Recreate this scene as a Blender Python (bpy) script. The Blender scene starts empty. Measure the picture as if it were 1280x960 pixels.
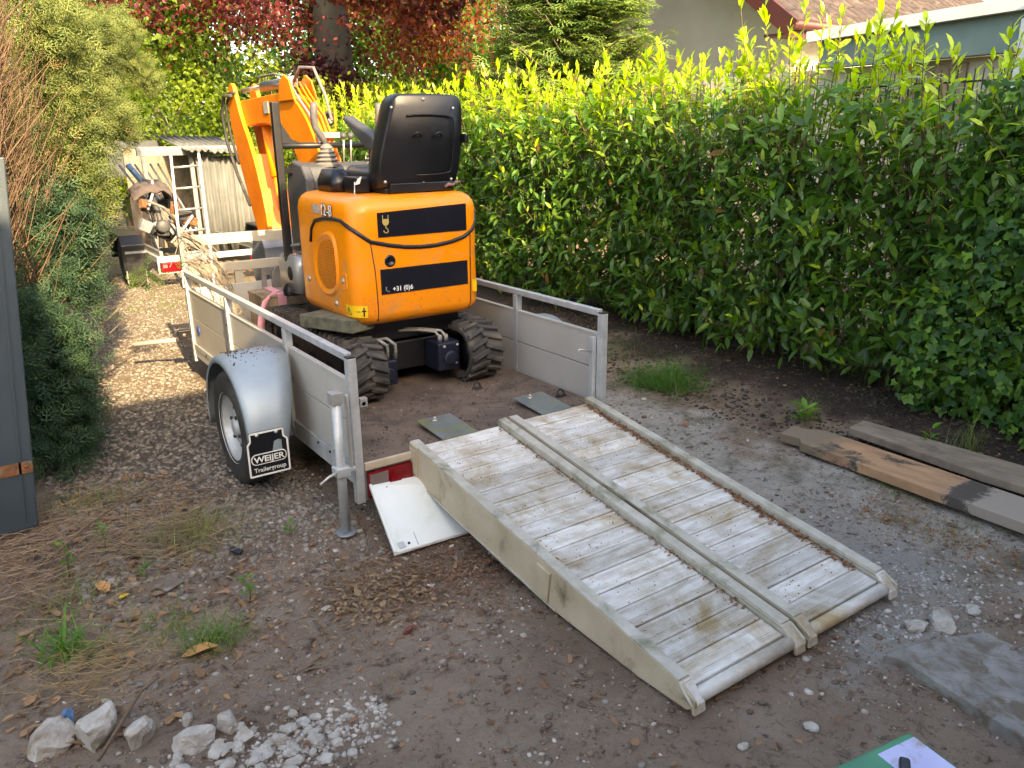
import bpy, bmesh, math, random
import numpy as np
from mathutils import Vector, Matrix, Euler, noise
random.seed(7); rng = np.random.default_rng(11)
R = math.radians; PI = math.pi
scene = bpy.context.scene; COL = scene.collection

# ---------------------------------------------------------------- camera, sky, sun, exposure
cd = bpy.data.cameras.new('camera'); cam = bpy.data.objects.new('camera', cd); COL.objects.link(cam)
scene.camera = cam
cd.sensor_fit = 'HORIZONTAL'; cd.sensor_width = 36; cd.lens = 36*987.3/1280; cd.clip_end = 500; cd.clip_start = 0.05
yaw, pit, rol = 0.60936, -0.30533, -0.01144
fw = Vector((math.sin(yaw)*math.cos(pit), math.cos(yaw)*math.cos(pit), math.sin(pit)))
rt = Vector((math.cos(yaw), -math.sin(yaw), 0)); up = rt.cross(fw)
r2 = rt*math.cos(rol)+up*math.sin(rol); u2 = -rt*math.sin(rol)+up*math.cos(rol)
cam.matrix_world = Matrix(((r2.x, u2.x, -fw.x, -1.3195), (r2.y, u2.y, -fw.y, -3.1331), (r2.z, u2.z, -fw.z, 1.7387), (0, 0, 0, 1)))

SUN_EL = R(27); SUN_AZ = math.atan2(-0.12, -0.99)          # azimuth from +y towards +x, where the sun stands
w = bpy.data.worlds.new("World"); scene.world = w; w.use_nodes = True
nt = w.node_tree; bg = nt.nodes['Background']
sky = nt.nodes.new('ShaderNodeTexSky'); sky.sky_type = 'NISHITA'; sky.sun_disc = False
sky.sun_elevation = SUN_EL; sky.sun_rotation = SUN_AZ; sky.air_density = 1.0; sky.dust_density = 3.0; sky.ozone_density = 0.6
nt.links.new(sky.outputs[0], bg.inputs[0]); bg.inputs[1].default_value = 0.15
sl = bpy.data.lights.new('sun', 'SUN'); sl.energy = 3.6; sl.angle = R(0.53); sl.color = (1.0, 0.80, 0.52)
so = bpy.data.objects.new('sun', sl); COL.objects.link(so)
sd = Vector((math.sin(SUN_AZ)*math.cos(SUN_EL), math.cos(SUN_AZ)*math.cos(SUN_EL), math.sin(SUN_EL)))
so.rotation_euler = sd.to_track_quat('Z', 'Y').to_euler(); so.location = (2, -20, 12)
vs = scene.view_settings; vs.view_transform = 'Standard'; vs.look = 'None'; vs.exposure = 2.38; vs.gamma = 1.0
try: vs.use_white_balance = True; vs.white_balance_temperature = 7600; vs.white_balance_tint = 10
except Exception: pass

# ---------------------------------------------------------------- materials
MT = {}
def ramp2(n, l, a, b, p0, p1, fac):
    r = n.new('ShaderNodeMix'); r.data_type = 'RGBA'
    mr = n.new('ShaderNodeMapRange'); mr.inputs[1].default_value = p0; mr.inputs[2].default_value = p1
    l.new(fac, mr.inputs[0]); l.new(mr.outputs[0], r.inputs[0])
    for i, v in ((6, a), (7, b)):
        if isinstance(v, tuple): r.inputs[i].default_value = (*v, 1)
        else: l.new(v, r.inputs[i])
    return r.outputs[2]
def noise_t(n, l, pos, scale, detail=6, rough=0.6, dist=0):
    t = n.new('ShaderNodeTexNoise'); t.inputs['Scale'].default_value = scale; t.inputs['Detail'].default_value = detail
    t.inputs['Roughness'].default_value = rough; t.inputs['Distortion'].default_value = dist
    l.new(pos, t.inputs['Vector']); return t.outputs[0]
def M(name, c1, c2=None, scale=4, rough=0.6, metal=0.0, bump=0.0, bscale=60, dirt=None, damt=(0.55, 0.75), dscale=3, stretch=None, coat=0, spec=0.5, var=0):
    if name in MT: return MT[name]
    m = bpy.data.materials.new(name); m.use_nodes = True; n = m.node_tree.nodes; l = m.node_tree.links
    b = n['Principled BSDF']; g = n.new('ShaderNodeNewGeometry'); pos = g.outputs['Position']
    if stretch:
        mp = n.new('ShaderNodeMapping'); mp.inputs['Scale'].default_value = stretch; l.new(pos, mp.inputs[0]); pos = mp.outputs[0]
    if c2 is None: c2 = tuple(x*0.8 for x in c1)
    c = ramp2(n, l, c1, c2, 0.35, 0.65, noise_t(n, l, pos, scale))
    rr = n.new('ShaderNodeMapRange'); rr.inputs[3].default_value = max(rough-0.12, 0.03); rr.inputs[4].default_value = min(rough+0.15, 1)
    nf = noise_t(n, l, pos, scale*2.7, 8, 0.7)
    l.new(nf, rr.inputs[0]); l.new(rr.outputs[0], b.inputs['Roughness'])
    if dirt:
        c = ramp2(n, l, c, dirt, damt[0], damt[1], noise_t(n, l, g.outputs['Position'], dscale, 9, 0.68, 0.6))
    if var:
        oi = n.new('ShaderNodeObjectInfo'); vr = n.new('ShaderNodeMapRange'); vr.inputs[3].default_value = 1-var; vr.inputs[4].default_value = 1+var; l.new(oi.outputs['Random'], vr.inputs[0])
        hv = n.new('ShaderNodeHueSaturation'); l.new(c, hv.inputs['Color']); l.new(vr.outputs[0], hv.inputs['Value']); c = hv.outputs[0]
    l.new(c, b.inputs['Base Color'])
    b.inputs['Metallic'].default_value = metal; b.inputs['Coat Weight'].default_value = coat; b.inputs['Specular IOR Level'].default_value = spec
    if bump:
        bp = n.new('ShaderNodeBump'); bp.inputs['Strength'].default_value = bump; bp.inputs['Distance'].default_value = 0.01
        l.new(noise_t(n, l, pos, bscale, 8, 0.7), bp.inputs['Height']); l.new(bp.outputs[0], b.inputs['Normal'])
    MT[name] = m; return m
def leafmat(name, rough=0.4, trans=0.35, tcol=(1.0, 1.0, 0.5), spec=0.4):
    m = bpy.data.materials.new(name); m.use_nodes = True; n = m.node_tree.nodes; l = m.node_tree.links
    b = n['Principled BSDF']; a = n.new('ShaderNodeAttribute'); a.attribute_name = 'col'
    g = n.new('ShaderNodeNewGeometry')
    v = n.new('ShaderNodeHueSaturation'); l.new(a.outputs['Color'], v.inputs['Color'])
    mr = n.new('ShaderNodeMapRange'); mr.inputs[3].default_value = 0.75; mr.inputs[4].default_value = 1.25
    l.new(noise_t(n, l, g.outputs['Position'], 45, 3), mr.inputs[0]); l.new(mr.outputs[0], v.inputs['Value'])
    l.new(v.outputs[0], b.inputs['Base Color']); b.inputs['Roughness'].default_value = rough; b.inputs['Specular IOR Level'].default_value = spec
    if trans > 0:
        t = n.new('ShaderNodeBsdfTranslucent'); mx = n.new('ShaderNodeMixShader'); mc = n.new('ShaderNodeMix'); mc.data_type = 'RGBA'; mc.blend_type = 'MULTIPLY'; mc.inputs[0].default_value = 1
        l.new(v.outputs[0], mc.inputs[6]); mc.inputs[7].default_value = (*[x*1.6 for x in tcol], 1)
        l.new(mc.outputs[2], t.inputs[0]); mx.inputs[0].default_value = trans
        l.new(b.outputs[0], mx.inputs[1]); l.new(t.outputs[0], mx.inputs[2]); l.new(mx.outputs[0], n['Material Output'].inputs[0])
    MT[name] = m; return m

galv = M('galvanised steel', (.52, .545, .555), (.40, .425, .44), 14, .45, .35, .08, 90, (.20, .18, .14), (.62, .8), 5)
galvd = M('dull galvanised steel', (.30, .33, .36), (.22, .24, .27), 9, .5, .4, .05, 80)
chrome = M('zinc plated steel', (.55, .55, .53), (.45, .44, .41), 4, .35, .7)
alu = M('anodised aluminium board', (.50, .49, .46), (.44, .43, .40), 3, .48, .25, .03, 120, (.30, .27, .21), (.63, .8), 2.5)
aluram = M('weathered ramp aluminium', (.72, .71, .68), (.52, .50, .455), 6, .55, .2, .4, 110, (.36, .275, .15), (.46, .66), 3.4, (1.4, 5, 1), var=.16)
beamm = M('dirty cream ramp beam', (.50, .43, .32), (.38, .315, .22), 5, .6, .1, .3, 60, (.17, .125, .075), (.56, .70), 5)
beamg = M('mossy ramp flange', (.50, .475, .415), (.37, .345, .275), 12, .6, .2, .2, 90, (.17, .17, .10), (.52, .7), 6)
white = M('white lacquered panel', (.74, .76, .74), (.66, .70, .66), 3, .35, 0, 0, 50, (.40, .45, .32), (.56, .85), 3)
orange = M('orange machine paint', (.86, .262, .003), (.80, .235, .003), 2, .36, 0, .015, 260, (.48, .25, .09), (.52, .80), 5, coat=.15)
oranger = M('orange boom paint', (.82, .25, .01), (.72, .18, .006), 5, .42, 0, .02, 100, (.40, .15, .05), (.62, .85), 6)
blackp = M('black plastic', (.007, .008, .012), (.005, .006, .009), 5, .35, 0, .02, 160)
blackm = M('black painted steel', (.010, .010, .013), (.006, .006, .008), 6, .42, 0, .03, 120, (.06, .05, .04), (.6, .85), 8)
greyp = M('grey console plastic', (.060, .062, .068), (.045, .047, .052), 4, .55, 0, .06, 300)
greyl = M('light grey rubber', (.16, .155, .15), (.11, .11, .105), 20, .7, 0, .05, 200)
rubber = M('tyre rubber', (.028, .028, .028), (.018, .018, .018), 12, .75, 0, .1, 150, (.09, .08, .065), (.5, .75), 9)
trackr = M('dusty track rubber', (.05, .048, .046), (.03, .029, .028), 10, .8, 0, .15, 120, (.13, .105, .08), (.45, .7), 8)
ply = M('dirty plywood bed', (.16, .115, .085), (.095, .068, .052), 5, .8, 0, .3, 70, (.055, .04, .03), (.5, .68), 6)
redl = M('red lens', (.19, .004, .008), (.13, .003, .006), 8, .18, 0)
clearl = M('clear lens', (.20, .15, .14), (.14, .10, .10), 8, .2, 0)
wood = M('weathered timber', (.34, .25, .16), (.22, .165, .11), 6, .85, 0, .4, 60, (.10, .08, .06), (.52, .7), 4, (1, 1, 1))
woodg = M('grey weathered timber', (.27, .215, .16), (.16, .125, .095), 6, .85, 0, .4, 60, (.07, .06, .045), (.55, .75), 4, (3, 1, 1))
woodo = M('bare orange timber', (.48, .28, .15), (.28, .165, .095), 5, .75, 0, .3, 60, (.07, .06, .05), (.56, .62), 3.2, (3, .8, 1))
mossw = M('mossy wood', (.17, .17, .12), (.10, .10, .07), 14, .9, 0, .6, 60, (.05, .05, .035), (.5, .7), 9)
bark = M('bark', (.17, .14, .105), (.09, .075, .055), 6, .9, 0, .8, 30, None, stretch=(1, 1, .3))
beechb = M('smooth beech bark', (.060, .050, .038), (.034, .029, .023), 3, .85, 0, .5, 18, (.08, .09, .05), (.5, .75), 2)  # trunk shade put into a darker bark colour
twigm = M('dry brown twigs', (.34, .21, .125), (.19, .12, .075), 3, .9)
stem = M('green brown stem', (.16, .10, .06), (.09, .065, .04), 9, .85)
stone = M('pale stone', (.50, .47, .425), (.35, .315, .27), 20, .88, 0, .9, 70, (.20, .145, .10), (.52, .72), 11)
brickr = M('dark red brick', (.17, .05, .035), (.11, .035, .025), 14, .85, 0, .5, 80)
gatem = M('slate blue painted metal', (.048, .068, .086), (.036, .052, .068), 3, .45, .1, .04, 60, (.14, .15, .15), (.62, .85), 3.5)
rust = M('rust stain', (.25, .09, .03), (.09, .05, .03), 30, .85, 0, .3, 120, (.10, .18, .16), (.55, .65), 20)
conc = M('concrete slab', (.28, .27, .25), (.18, .17, .155), 9, .9, 0, .6, 70, (.14, .108, .08), (.46, .60), 11)
fibre = M('fibre cement sheet', (.14, .145, .14), (.075, .08, .08), 3, .8, 0, .2, 60, (.07, .075, .07), (.5, .7), 2.5, (2, 2, .4))
frameg = M('pale painted frame', (.19, .205, .21), (.14, .155, .16), 4, .6)
alul = M('ladder aluminium', (.36, .37, .38), (.28, .29, .31), 8, .35, .6)
cloth = M('brown blanket', (.10, .08, .078), (.065, .053, .052), 12, .95, 0, .5, 90)
pink = M('pink strap', (.75, .36, .42), (.62, .30, .36), 14, .8, 0, .2, 200)
stucco = M('pale render', (.52, .50, .44), (.46, .44, .385), 2, .95, 0, .3, 80, (.33, .32, .29), (.6, .85), 1.2)
creamw = M('cream render', (.56, .50, .38), (.50, .45, .34), 2, .9, 0, .2, 80)
redp = M('red painted gutter', (.075, .017, .014), (.055, .015, .013), 3, .5)
whitep = M('white painted board', (.72, .73, .70), (.62, .64, .60), 3, .5)
greenp = M('grey green fascia', (.16, .23, .21), (.13, .19, .175), 3, .5)
tilem = M('roof tile', (.085, .058, .045), (.04, .032, .028), 7, .6, 0, .2, 50, (.16, .13, .11), (.55, .75), 3)
anth = M('anthracite drain pipe', (.05, .055, .065), (.04, .045, .05), 4, .45)
greenb = M('green tool case plastic', (.055, .25, .135), (.04, .19, .105), 6, .45, 0, .05, 120, (.12, .17, .12), (.6, .8), 10)
lilac = M('faded lilac label', (.48, .50, .74), (.42, .44, .68), 9, .5, 0, 0, 50, (.34, .28, .28), (.54, .68), 16)
bluem = M('blue plastic scrap', (.07, .16, .32), (.05, .12, .25), 9, .5)
yel = M('yellow warning sticker', (.80, .50, .01), (.72, .44, .01), 9, .45)
gold = M('gold print', (.42, .33, .10), (.36, .28, .08), 9, .5)
whitet = M('white print', (.75, .75, .73), (.7, .7, .68), 9, .5)
sblack = M('black sticker film', (.010, .011, .018), (.007, .008, .014), 3, .22, 0, 0)
darkint = M('dark interior', (.012, .011, .010), (.008, .008, .007), 5, .8)  # near-black for joints, and painted shade inside the tank hole and crate
bluebadge = M('blue badge', (.03, .06, .28), (.02, .05, .22), 5, .4)
brickw = M('house brickwork', (.30, .15, .10), (.22, .11, .08), 9, .9, 0, .4, 40)
laurel = leafmat('laurel leaf', .33, .42, (1.15, 1.2, .30), .5)
coni = leafmat('conifer spray', .6, .25, (1.0, 1.0, .5), .2)
purp = leafmat('copper beech leaf', .4, .42, (1.3, .65, .4), .3)
decid = leafmat('broad leaf', .45, .45, (1.0, 1.15, .35), .3)
ivym = leafmat('ivy leaf', .45, .30, (.9, 1.1, .4), .3)
grassm = leafmat('grass blade', .5, .3, (1, 1.1, .4), .3)
deadl = leafmat('dead leaf', .8, .12, (1, .8, .5), .1)
stonec = leafmat('pebble', .85, 0, spec=.3)

def groundmat():
    m = bpy.data.materials.new('trodden earth'); m.use_nodes = True; n = m.node_tree.nodes; l = m.node_tree.links
    b = n['Principled BSDF']; g = n.new('ShaderNodeNewGeometry'); P = g.outputs['Position']
    N = lambda s, d=8, r=.65, di=0: noise_t(n, l, P, s, d, r, di)
    c = ramp2(n, l, (.42, .31, .23), (.26, .185, .135), .38, .62, N(1.6, 9, .62, .4))
    c = ramp2(n, l, c, (.42, .345, .27), .50, .70, N(5.5, 10, .75))
    # position masks
    sx = n.new('ShaderNodeSeparateXYZ'); l.new(P, sx.inputs[0])
    wob = N(1.3, 5, .6)
    def math_(op, a, bb):
        t = n.new('ShaderNodeMath'); t.operation = op
        for i, v in ((0, a), (1, bb)):
            if isinstance(v, (int, float)): t.inputs[i].default_value = v
            else: l.new(v, t.inputs[i])
        return t.outputs[0]
    wx = math_('ADD', sx.outputs[0], math_('MULTIPLY', math_('SUBTRACT', wob, .5), 2.2))
    wy = math_('ADD', sx.outputs[1], math_('MULTIPLY', math_('SUBTRACT', N(1.1, 5), .5), 2.2))
    def band(v, a, bb, soft):   # 1 inside a..b
        r1 = n.new('ShaderNodeMapRange'); r1.interpolation_type = 'SMOOTHSTEP'; l.new(v, r1.inputs[0]); r1.inputs[1].default_value = a-soft; r1.inputs[2].default_value = a+soft
        r2_ = n.new('ShaderNodeMapRange'); r2_.interpolation_type = 'SMOOTHSTEP'; l.new(v, r2_.inputs[0]); r2_.inputs[1].default_value = bb+soft; r2_.inputs[2].default_value = bb-soft
        return math_('MULTIPLY', r1.outputs[0], r2_.outputs[0])
    # pale concrete dust right of the ramps
    dust = math_('MULTIPLY', band(wx, 1.25, 2.45, .22), band(wy, -1.9, .9, .35))
    dn = n.new('ShaderNodeMapRange'); l.new(N(9, 10, .78), dn.inputs[0]); dn.inputs[1].default_value = .35; dn.inputs[2].default_value = .62; dn.inputs[3].default_value = .55
    c = ramp2(n, l, c, (.58, .545, .49), 0, 1, math_('MULTIPLY', dust, dn.outputs[0]))
    spill = math_('MULTIPLY', band(wx, 1.15, 2.0, .2), band(wy, -1.95, -1.25, .2))
    c = ramp2(n, l, c, (.43, .405, .37), 0, 1, math_('MULTIPLY', spill, dn.outputs[0]))
    # dark planting soil along the hedge
    soil = band(wx, 3.0, 5.0, .3)
    c = ramp2(n, l, c, (.050, .036, .028), 0, 1, soil)
    # drive: paler sandy gravel at the far left
    drv = math_('MULTIPLY', band(wx, -3.0, 1.9, .4), band(wy, 2.0, 30, .8))
    c = ramp2(n, l, c, (.26, .205, .15), 0, .9, math_('MULTIPLY', drv, dn.outputs[0]))
    drv2 = math_('MULTIPLY', band(wx, -1.2, .0, .25), band(wy, .5, 2.6, .4))
    c = ramp2(n, l, c, (.14, .125, .112), 0, 1, drv2)
    # moss
    ms = math_('MULTIPLY', band(wx, 2.0, 2.8, .3), band(wy, -2.2, 1.2, .5))
    ms2 = n.new('ShaderNodeMapRange'); l.new(N(3.5, 8, .7), ms2.inputs[0]); ms2.inputs[1].default_value = .48; ms2.inputs[2].default_value = .66; ms2.inputs[4].default_value = .8
    c = ramp2(n, l, c, (.085, .095, .038), 0, 1, math_('MULTIPLY', ms, ms2.outputs[0]))
    # fine grit
    c = ramp2(n, l, c, (.10, .068, .048), .54, .66, N(13, 8, .75, .5))
    c = ramp2(n, l, c, (.46, .41, .35), .63, .72, N(80, 4, .65))
    c = ramp2(n, l, c, (.36, .27, .20), .60, .70, N(30, 6, .8))
    c = ramp2(n, l, c, (.055, .040, .030), .58, .72, N(38, 6, .7))
    l.new(c, b.inputs['Base Color']); b.inputs['Roughness'].default_value = .95; b.inputs['Specular IOR Level'].default_value = .25
    bp = n.new('ShaderNodeBump'); bp.inputs['Strength'].default_value = 1.0; bp.inputs['Distance'].default_value = .045
    l.new(math_('ADD', N(22, 12, .78), math_('MULTIPLY', N(95, 6, .7), .45)), bp.inputs['Height']); l.new(bp.outputs[0], b.inputs['Normal'])
    return m

# ---------------------------------------------------------------- mesh helpers
ORG = {None: Vector((0, 0, 0))}
class MB:
    def __init__(s): s.v = []; s.f = []; s.sm = []
    def add(s, vs_, fs, smooth=False):
        o = len(s.v); s.v += [Vector(v) for v in vs_]; s.f += [tuple(i+o for i in f) for f in fs]; s.sm += [smooth]*len(fs); return s
    def box(s, x0, x1, y0, y1, z0, z1):
        return s.add([(x0, y0, z0), (x1, y0, z0), (x1, y1, z0), (x0, y1, z0), (x0, y0, z1), (x1, y0, z1), (x1, y1, z1), (x0, y1, z1)],
                     [(0, 3, 2, 1), (4, 5, 6, 7), (0, 1, 5, 4), (1, 2, 6, 5), (2, 3, 7, 6), (3, 0, 4, 7)])
    def obox(s, c, size, rot=(0, 0, 0)):
        m = Euler(rot).to_matrix(); c = Vector(c); h = [k/2 for k in size]
        vv = [c+m@Vector((a*h[0], b*h[1], d*h[2])) for d in (-1, 1) for a, b in ((-1, -1), (1, -1), (1, 1), (-1, 1))]
        return s.add(vv, [(0, 3, 2, 1), (4, 5, 6, 7), (0, 1, 5, 4), (1, 2, 6, 5), (2, 3, 7, 6), (3, 0, 4, 7)])
    def bar(s, a, b, wd, h, upv=(0, 0, 1)):      # rectangular bar from a to b
        a = Vector(a); b = Vector(b); d = (b-a).normalized(); x = d.cross(Vector(upv))
        if x.length < 1e-4: x = d.cross(Vector((0, 1, 0)))
        x.normalize(); z = x.cross(d)
        vv = [p+x*(i*wd/2)+z*(j*h/2) for p in (a, b) for i, j in ((-1, -1), (1, -1), (1, 1), (-1, 1))]
        return s.add(vv, [(0, 1, 2, 3), (7, 6, 5, 4), (0, 4, 5, 1), (1, 5, 6, 2), (2, 6, 7, 3), (3, 7, 4, 0)])
    def tube(s, pts, r, n=10, cap=True, smooth=True):
        pts = [Vector(p) for p in pts]; rr = r if isinstance(r, (list, tuple)) else [r]*len(pts)
        o = len(s.v); prev = None; vv = []
        for i, p in enumerate(pts):
            t = (pts[min(i+1, len(pts)-1)]-pts[max(i-1, 0)])
            if t.length < 1e-9: t = Vector((0, 0, 1))
            t.normalize()
            if prev is None: prev = t.orthogonal().normalized()
            x = (prev-t*prev.dot(t)); x = x.normalized() if x.length > 1e-6 else t.orthogonal().normalized(); y = t.cross(x); prev = x
            vv += [p+(x*math.cos(2*PI*k/n)+y*math.sin(2*PI*k/n))*rr[i] for k in range(n)]
        ff = [(i*n+k, i*n+(k+1) % n, (i+1)*n+(k+1) % n, (i+1)*n+k) for i in range(len(pts)-1) for k in range(n)]
        s.add(vv, ff, smooth)
        if cap: s.f += [tuple(o+k for k in range(n))[::-1], tuple(o+(len(pts)-1)*n+k for k in range(n))]; s.sm += [False, False]
        return s
    def prism(s, poly, ax, a, b):       # poly of 2D points extruded along axis ax between a and b
        def mk(p, t): return {'x': (t, p[0], p[1]), 'y': (p[0], t, p[1]), 'z': (p[0], p[1], t)}[ax]
        n = len(poly); area = sum(poly[i][0]*poly[(i+1) % n][1]-poly[(i+1) % n][0]*poly[i][1] for i in range(n))
        if area < 0: poly = poly[::-1]
        vv = [mk(p, a) for p in poly]+[mk(p, b) for p in poly]
        ff = [tuple(range(n))[::-1], tuple(range(n, 2*n))]+[(i, (i+1) % n, (i+1) % n+n, i+n) for i in range(n)]
        if ax == 'y': ff = [f[::-1] for f in ff]
        if b < a: ff = [f[::-1] for f in ff]
        return s.add(vv, ff)
    def loft(s, rings, cap=True, smooth=True):
        n = len(rings[0]); vv = [p for r in rings for p in r]; o = len(s.v)
        s.add(vv, [(i*n+k, i*n+(k+1) % n, (i+1)*n+(k+1) % n, (i+1)*n+k) for i in range(len(rings)-1) for k in range(n)], smooth)
        if cap: s.f += [tuple(o+k for k in range(n))[::-1], tuple(o+(len(rings)-1)*n+k for k in range(n))]; s.sm += [smooth, smooth]
        return s
    def ring(s, c, ax, prof, n=28, a0=0, a1=2*PI, smooth=True):  # lathe: prof = [(radius, offset)] around axis ax at c
        c = Vector(c); full = abs(a1-a0-2*PI) < 1e-6; m = n if full else n+1; vv = []
        for rr, t in prof:
            for k in range(m):
                a = a0+(a1-a0)*k/n; p = (math.cos(a)*rr, math.sin(a)*rr)
                vv.append(c+Vector({'x': (t, p[0], p[1]), 'y': (p[0], t, p[1]), 'z': (p[0], p[1], t)}[ax]))
        ff = []
        for i in range(len(prof)-1):
            for k in range(n):
                k2 = (k+1) % m if full else k+1
                ff.append((i*m+k, i*m+k2, (i+1)*m+k2, (i+1)*m+k))
        return s.add(vv, ff, smooth)
    def build(s, name, mat, parent=None, bevel=0, seg=2, thick=0, recalc=True, sub=0):
        org = ORG[parent]; me = bpy.data.meshes.new(name)
        me.from_pydata([tuple(v-org) for v in s.v], [], s.f); me.materials.append(mat)
        me.polygons.foreach_set('use_smooth', s.sm)
        if recalc:
            bm = bmesh.new(); bm.from_mesh(me); bmesh.ops.recalc_face_normals(bm, faces=bm.faces); bm.to_mesh(me); bm.free()
        me.update()
        o = bpy.data.objects.new(name, me); COL.objects.link(o); o.parent = parent; ORG[o] = org
        if thick: md = o.modifiers.new('thick', 'SOLIDIFY'); md.thickness = thick; md.offset = 0
        if bevel:
            md = o.modifiers.new('bevel', 'BEVEL'); md.width = bevel; md.segments = seg; md.limit_method = 'ANGLE'; md.angle_limit = R(35); md.harden_normals = False
        return o
def tag(o, label=None, cat=None, group=None, kind=None):
    if label: o['label'] = label
    if cat: o['category'] = cat
    if group: o['group'] = group
    if kind: o['kind'] = kind
    return o
def root(name, loc, label, cat, group=None):
    o = bpy.data.objects.new(name, None); COL.objects.link(o); o.location = loc; o.empty_display_size = .1; ORG[o] = Vector(loc)
    return tag(o, label, cat, group)
def inst(name, me, loc, parent=None, rot=(0, 0, 0), scale=(1, 1, 1)):
    o = bpy.data.objects.new(name, me); COL.objects.link(o); o.parent = parent
    o.location = Vector(loc)-ORG[parent]; o.rotation_euler = rot; o.scale = scale; ORG[o] = Vector(loc); return o
def copy_tree(o, parent=None):
    c = o.copy(); COL.objects.link(c); c.parent = parent
    for ch in list(o.children): copy_tree(ch, c)
    return c
def retag_group(o, g): o['group'] = g
def text(s, size, loc, rot, mat, parent, name='lettering', bold=0.0, sx=1.0, align='LEFT'):
    cu = bpy.data.curves.new('txt', 'FONT'); cu.body = s; cu.size = size; cu.extrude = .0006; cu.offset = bold; cu.align_x = align; cu.resolution_u = 4
    t = bpy.data.objects.new('txt', cu); COL.objects.link(t); bpy.context.view_layer.update()
    me = bpy.data.meshes.new_from_object(t.evaluated_get(bpy.context.evaluated_depsgraph_get())); bpy.data.objects.remove(t)
    me.materials.clear(); me.materials.append(mat)
    o = bpy.data.objects.new(name, me); COL.objects.link(o); o.parent = parent; o.location = Vector(loc)-ORG[parent]; o.rotation_euler = rot; o.scale = (sx, 1, 1); ORG[o] = Vector(loc)
    return o

# scatter of many small pieces in one mesh (numpy)
def nrm(a): return a/np.maximum(np.linalg.norm(a, axis=1, keepdims=True), 1e-9)
def scatter(name, T, F, pos, ax, nr, size, col, mat, parent=None, jitter=0.0):
    pos = np.asarray(pos, float); N = len(pos); T = np.asarray(T, float); K = len(T)
    y = nrm(np.asarray(ax, float)); x = nrm(np.cross(y, np.asarray(nr, float))); z = np.cross(x, y)
    S = np.asarray(size, float)
    if S.ndim == 1: S = np.repeat(S[:, None], 3, 1)
    TT = T[None]*S[:, None, :]
    if jitter: TT = TT*(1+rng.uniform(-jitter, jitter, TT.shape))
    V = pos[:, None]+TT[:, :, 0:1]*x[:, None]+TT[:, :, 1:2]*y[:, None]+TT[:, :, 2:3]*z[:, None]
    V = V.reshape(-1, 3)-np.array(ORG[parent])
    tri = []
    for f in F:
        for i in range(1, len(f)-1): tri.append((f[0], f[i], f[i+1]))
    tri = np.array(tri); FT = (tri[None]+(np.arange(N)*K)[:, None, None]).reshape(-1)
    me = bpy.data.meshes.new(name); nf = len(FT)//3
    me.vertices.add(len(V)); me.vertices.foreach_set('co', V.ravel().astype(np.float32))
    me.loops.add(len(FT)); me.loops.foreach_set('vertex_index', FT.astype(np.int32))
    me.polygons.add(nf); me.polygons.foreach_set('loop_start', np.arange(0, nf*3, 3, dtype=np.int32)); me.polygons.foreach_set('loop_total', np.full(nf, 3, np.int32))
    me.update(calc_edges=True)
    C = np.ones((N, K, 4)); C[:, :, :3] = np.asarray(col, float)[:, None, :]
    at = me.attributes.new('col', 'FLOAT_COLOR', 'POINT'); at.data.foreach_set('color', C.ravel().astype(np.float32))
    me.materials.append(mat)
    o = bpy.data.objects.new(name, me); COL.objects.link(o); o.parent = parent; ORG[o] = ORG[parent]
    return o
def rand_unit(n): return nrm(rng.normal(size=(n, 3)))
def mixc(a, b, t): t = np.asarray(t)[:, None]; return np.array(a)[None]*(1-t)+np.array(b)[None]*t
LEAF_T = [(0, 0, 0), (.17, .3, .03), (.15, .7, .0), (0, 1, -.12), (-.15, .7, .0), (-.17, .3, .03), (0, .3, -.01), (0, .7, -.045)]
LEAF_F = [(0, 1, 6), (1, 2, 7, 6), (2, 3, 7), (0, 6, 5), (6, 7, 4, 5), (7, 3, 4)]
OVAL_T = [(0, 0, 0), (.32, .45, .05), (0, 1, -.06), (-.32, .45, .05)]
OVAL_F = [(0, 1, 2), (0, 2, 3)]
IVY_T = [(0, 0, 0), (.45, -.12, .02), (.55, .35, -.02), (.25, .45, .03), (0, .95, -.05), (-.25, .45, .03), (-.55, .35, -.02), (-.45, -.12, .02), (0, .35, .04)]
IVY_F = [(8, 0, 1), (8, 1, 2), (8, 2, 3), (8, 3, 4), (8, 4, 5), (8, 5, 6), (8, 6, 7), (8, 7, 0)]
def frond_template(n=7):
    T = []; F = []
    for k in range(n):
        t = k/(n-1); L = .34*(1-.75*t)+.05; yb = t*.85
        for sgn in (-1, 1):
            o = len(T); dz = -.04*t
            T += [(0, yb, dz), (sgn*L, yb+L*.75, dz-.05), (sgn*L*.45, yb+L*.20-.03, dz-.0)]; F.append((o, o+1, o+2) if sgn < 0 else (o, o+2, o+1))
            T += [(sgn*L*.95, yb+L*.8+.06, dz-.06)]; F.append((o, o+3, o+1) if sgn > 0 else (o, o+1, o+3))
    o = len(T); T += [(-.03, 0, 0), (.03, 0, 0), (0, 1.1, -.06)]; F.append((o, o+1, o+2))
    return T, F
FR_T, FR_F = frond_template(4)
BL_T = [(-.5, 0, 0), (.5, 0, 0), (-.38, .4, .0), (.38, .4, .0), (-.2, .78, -.05), (.2, .78, -.05), (0, 1, -.16)]
BL_F = [(0, 1, 3, 2), (2, 3, 5, 4), (4, 5, 6)]
ST_T = [(-.5, 0, 0), (.5, 0, 0), (0, 0, .8), (-.35, .5, .4), (.35, .5, .4), (0, .5, 1.1), (-.2, 1, 0), (.2, 1, 0), (0, 1, .4)]
ST_F = [(0, 1, 4, 3), (1, 2, 5, 4), (2, 0, 3, 5), (3, 4, 7, 6), (4, 5, 8, 7), (5, 3, 6, 8)]
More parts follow.
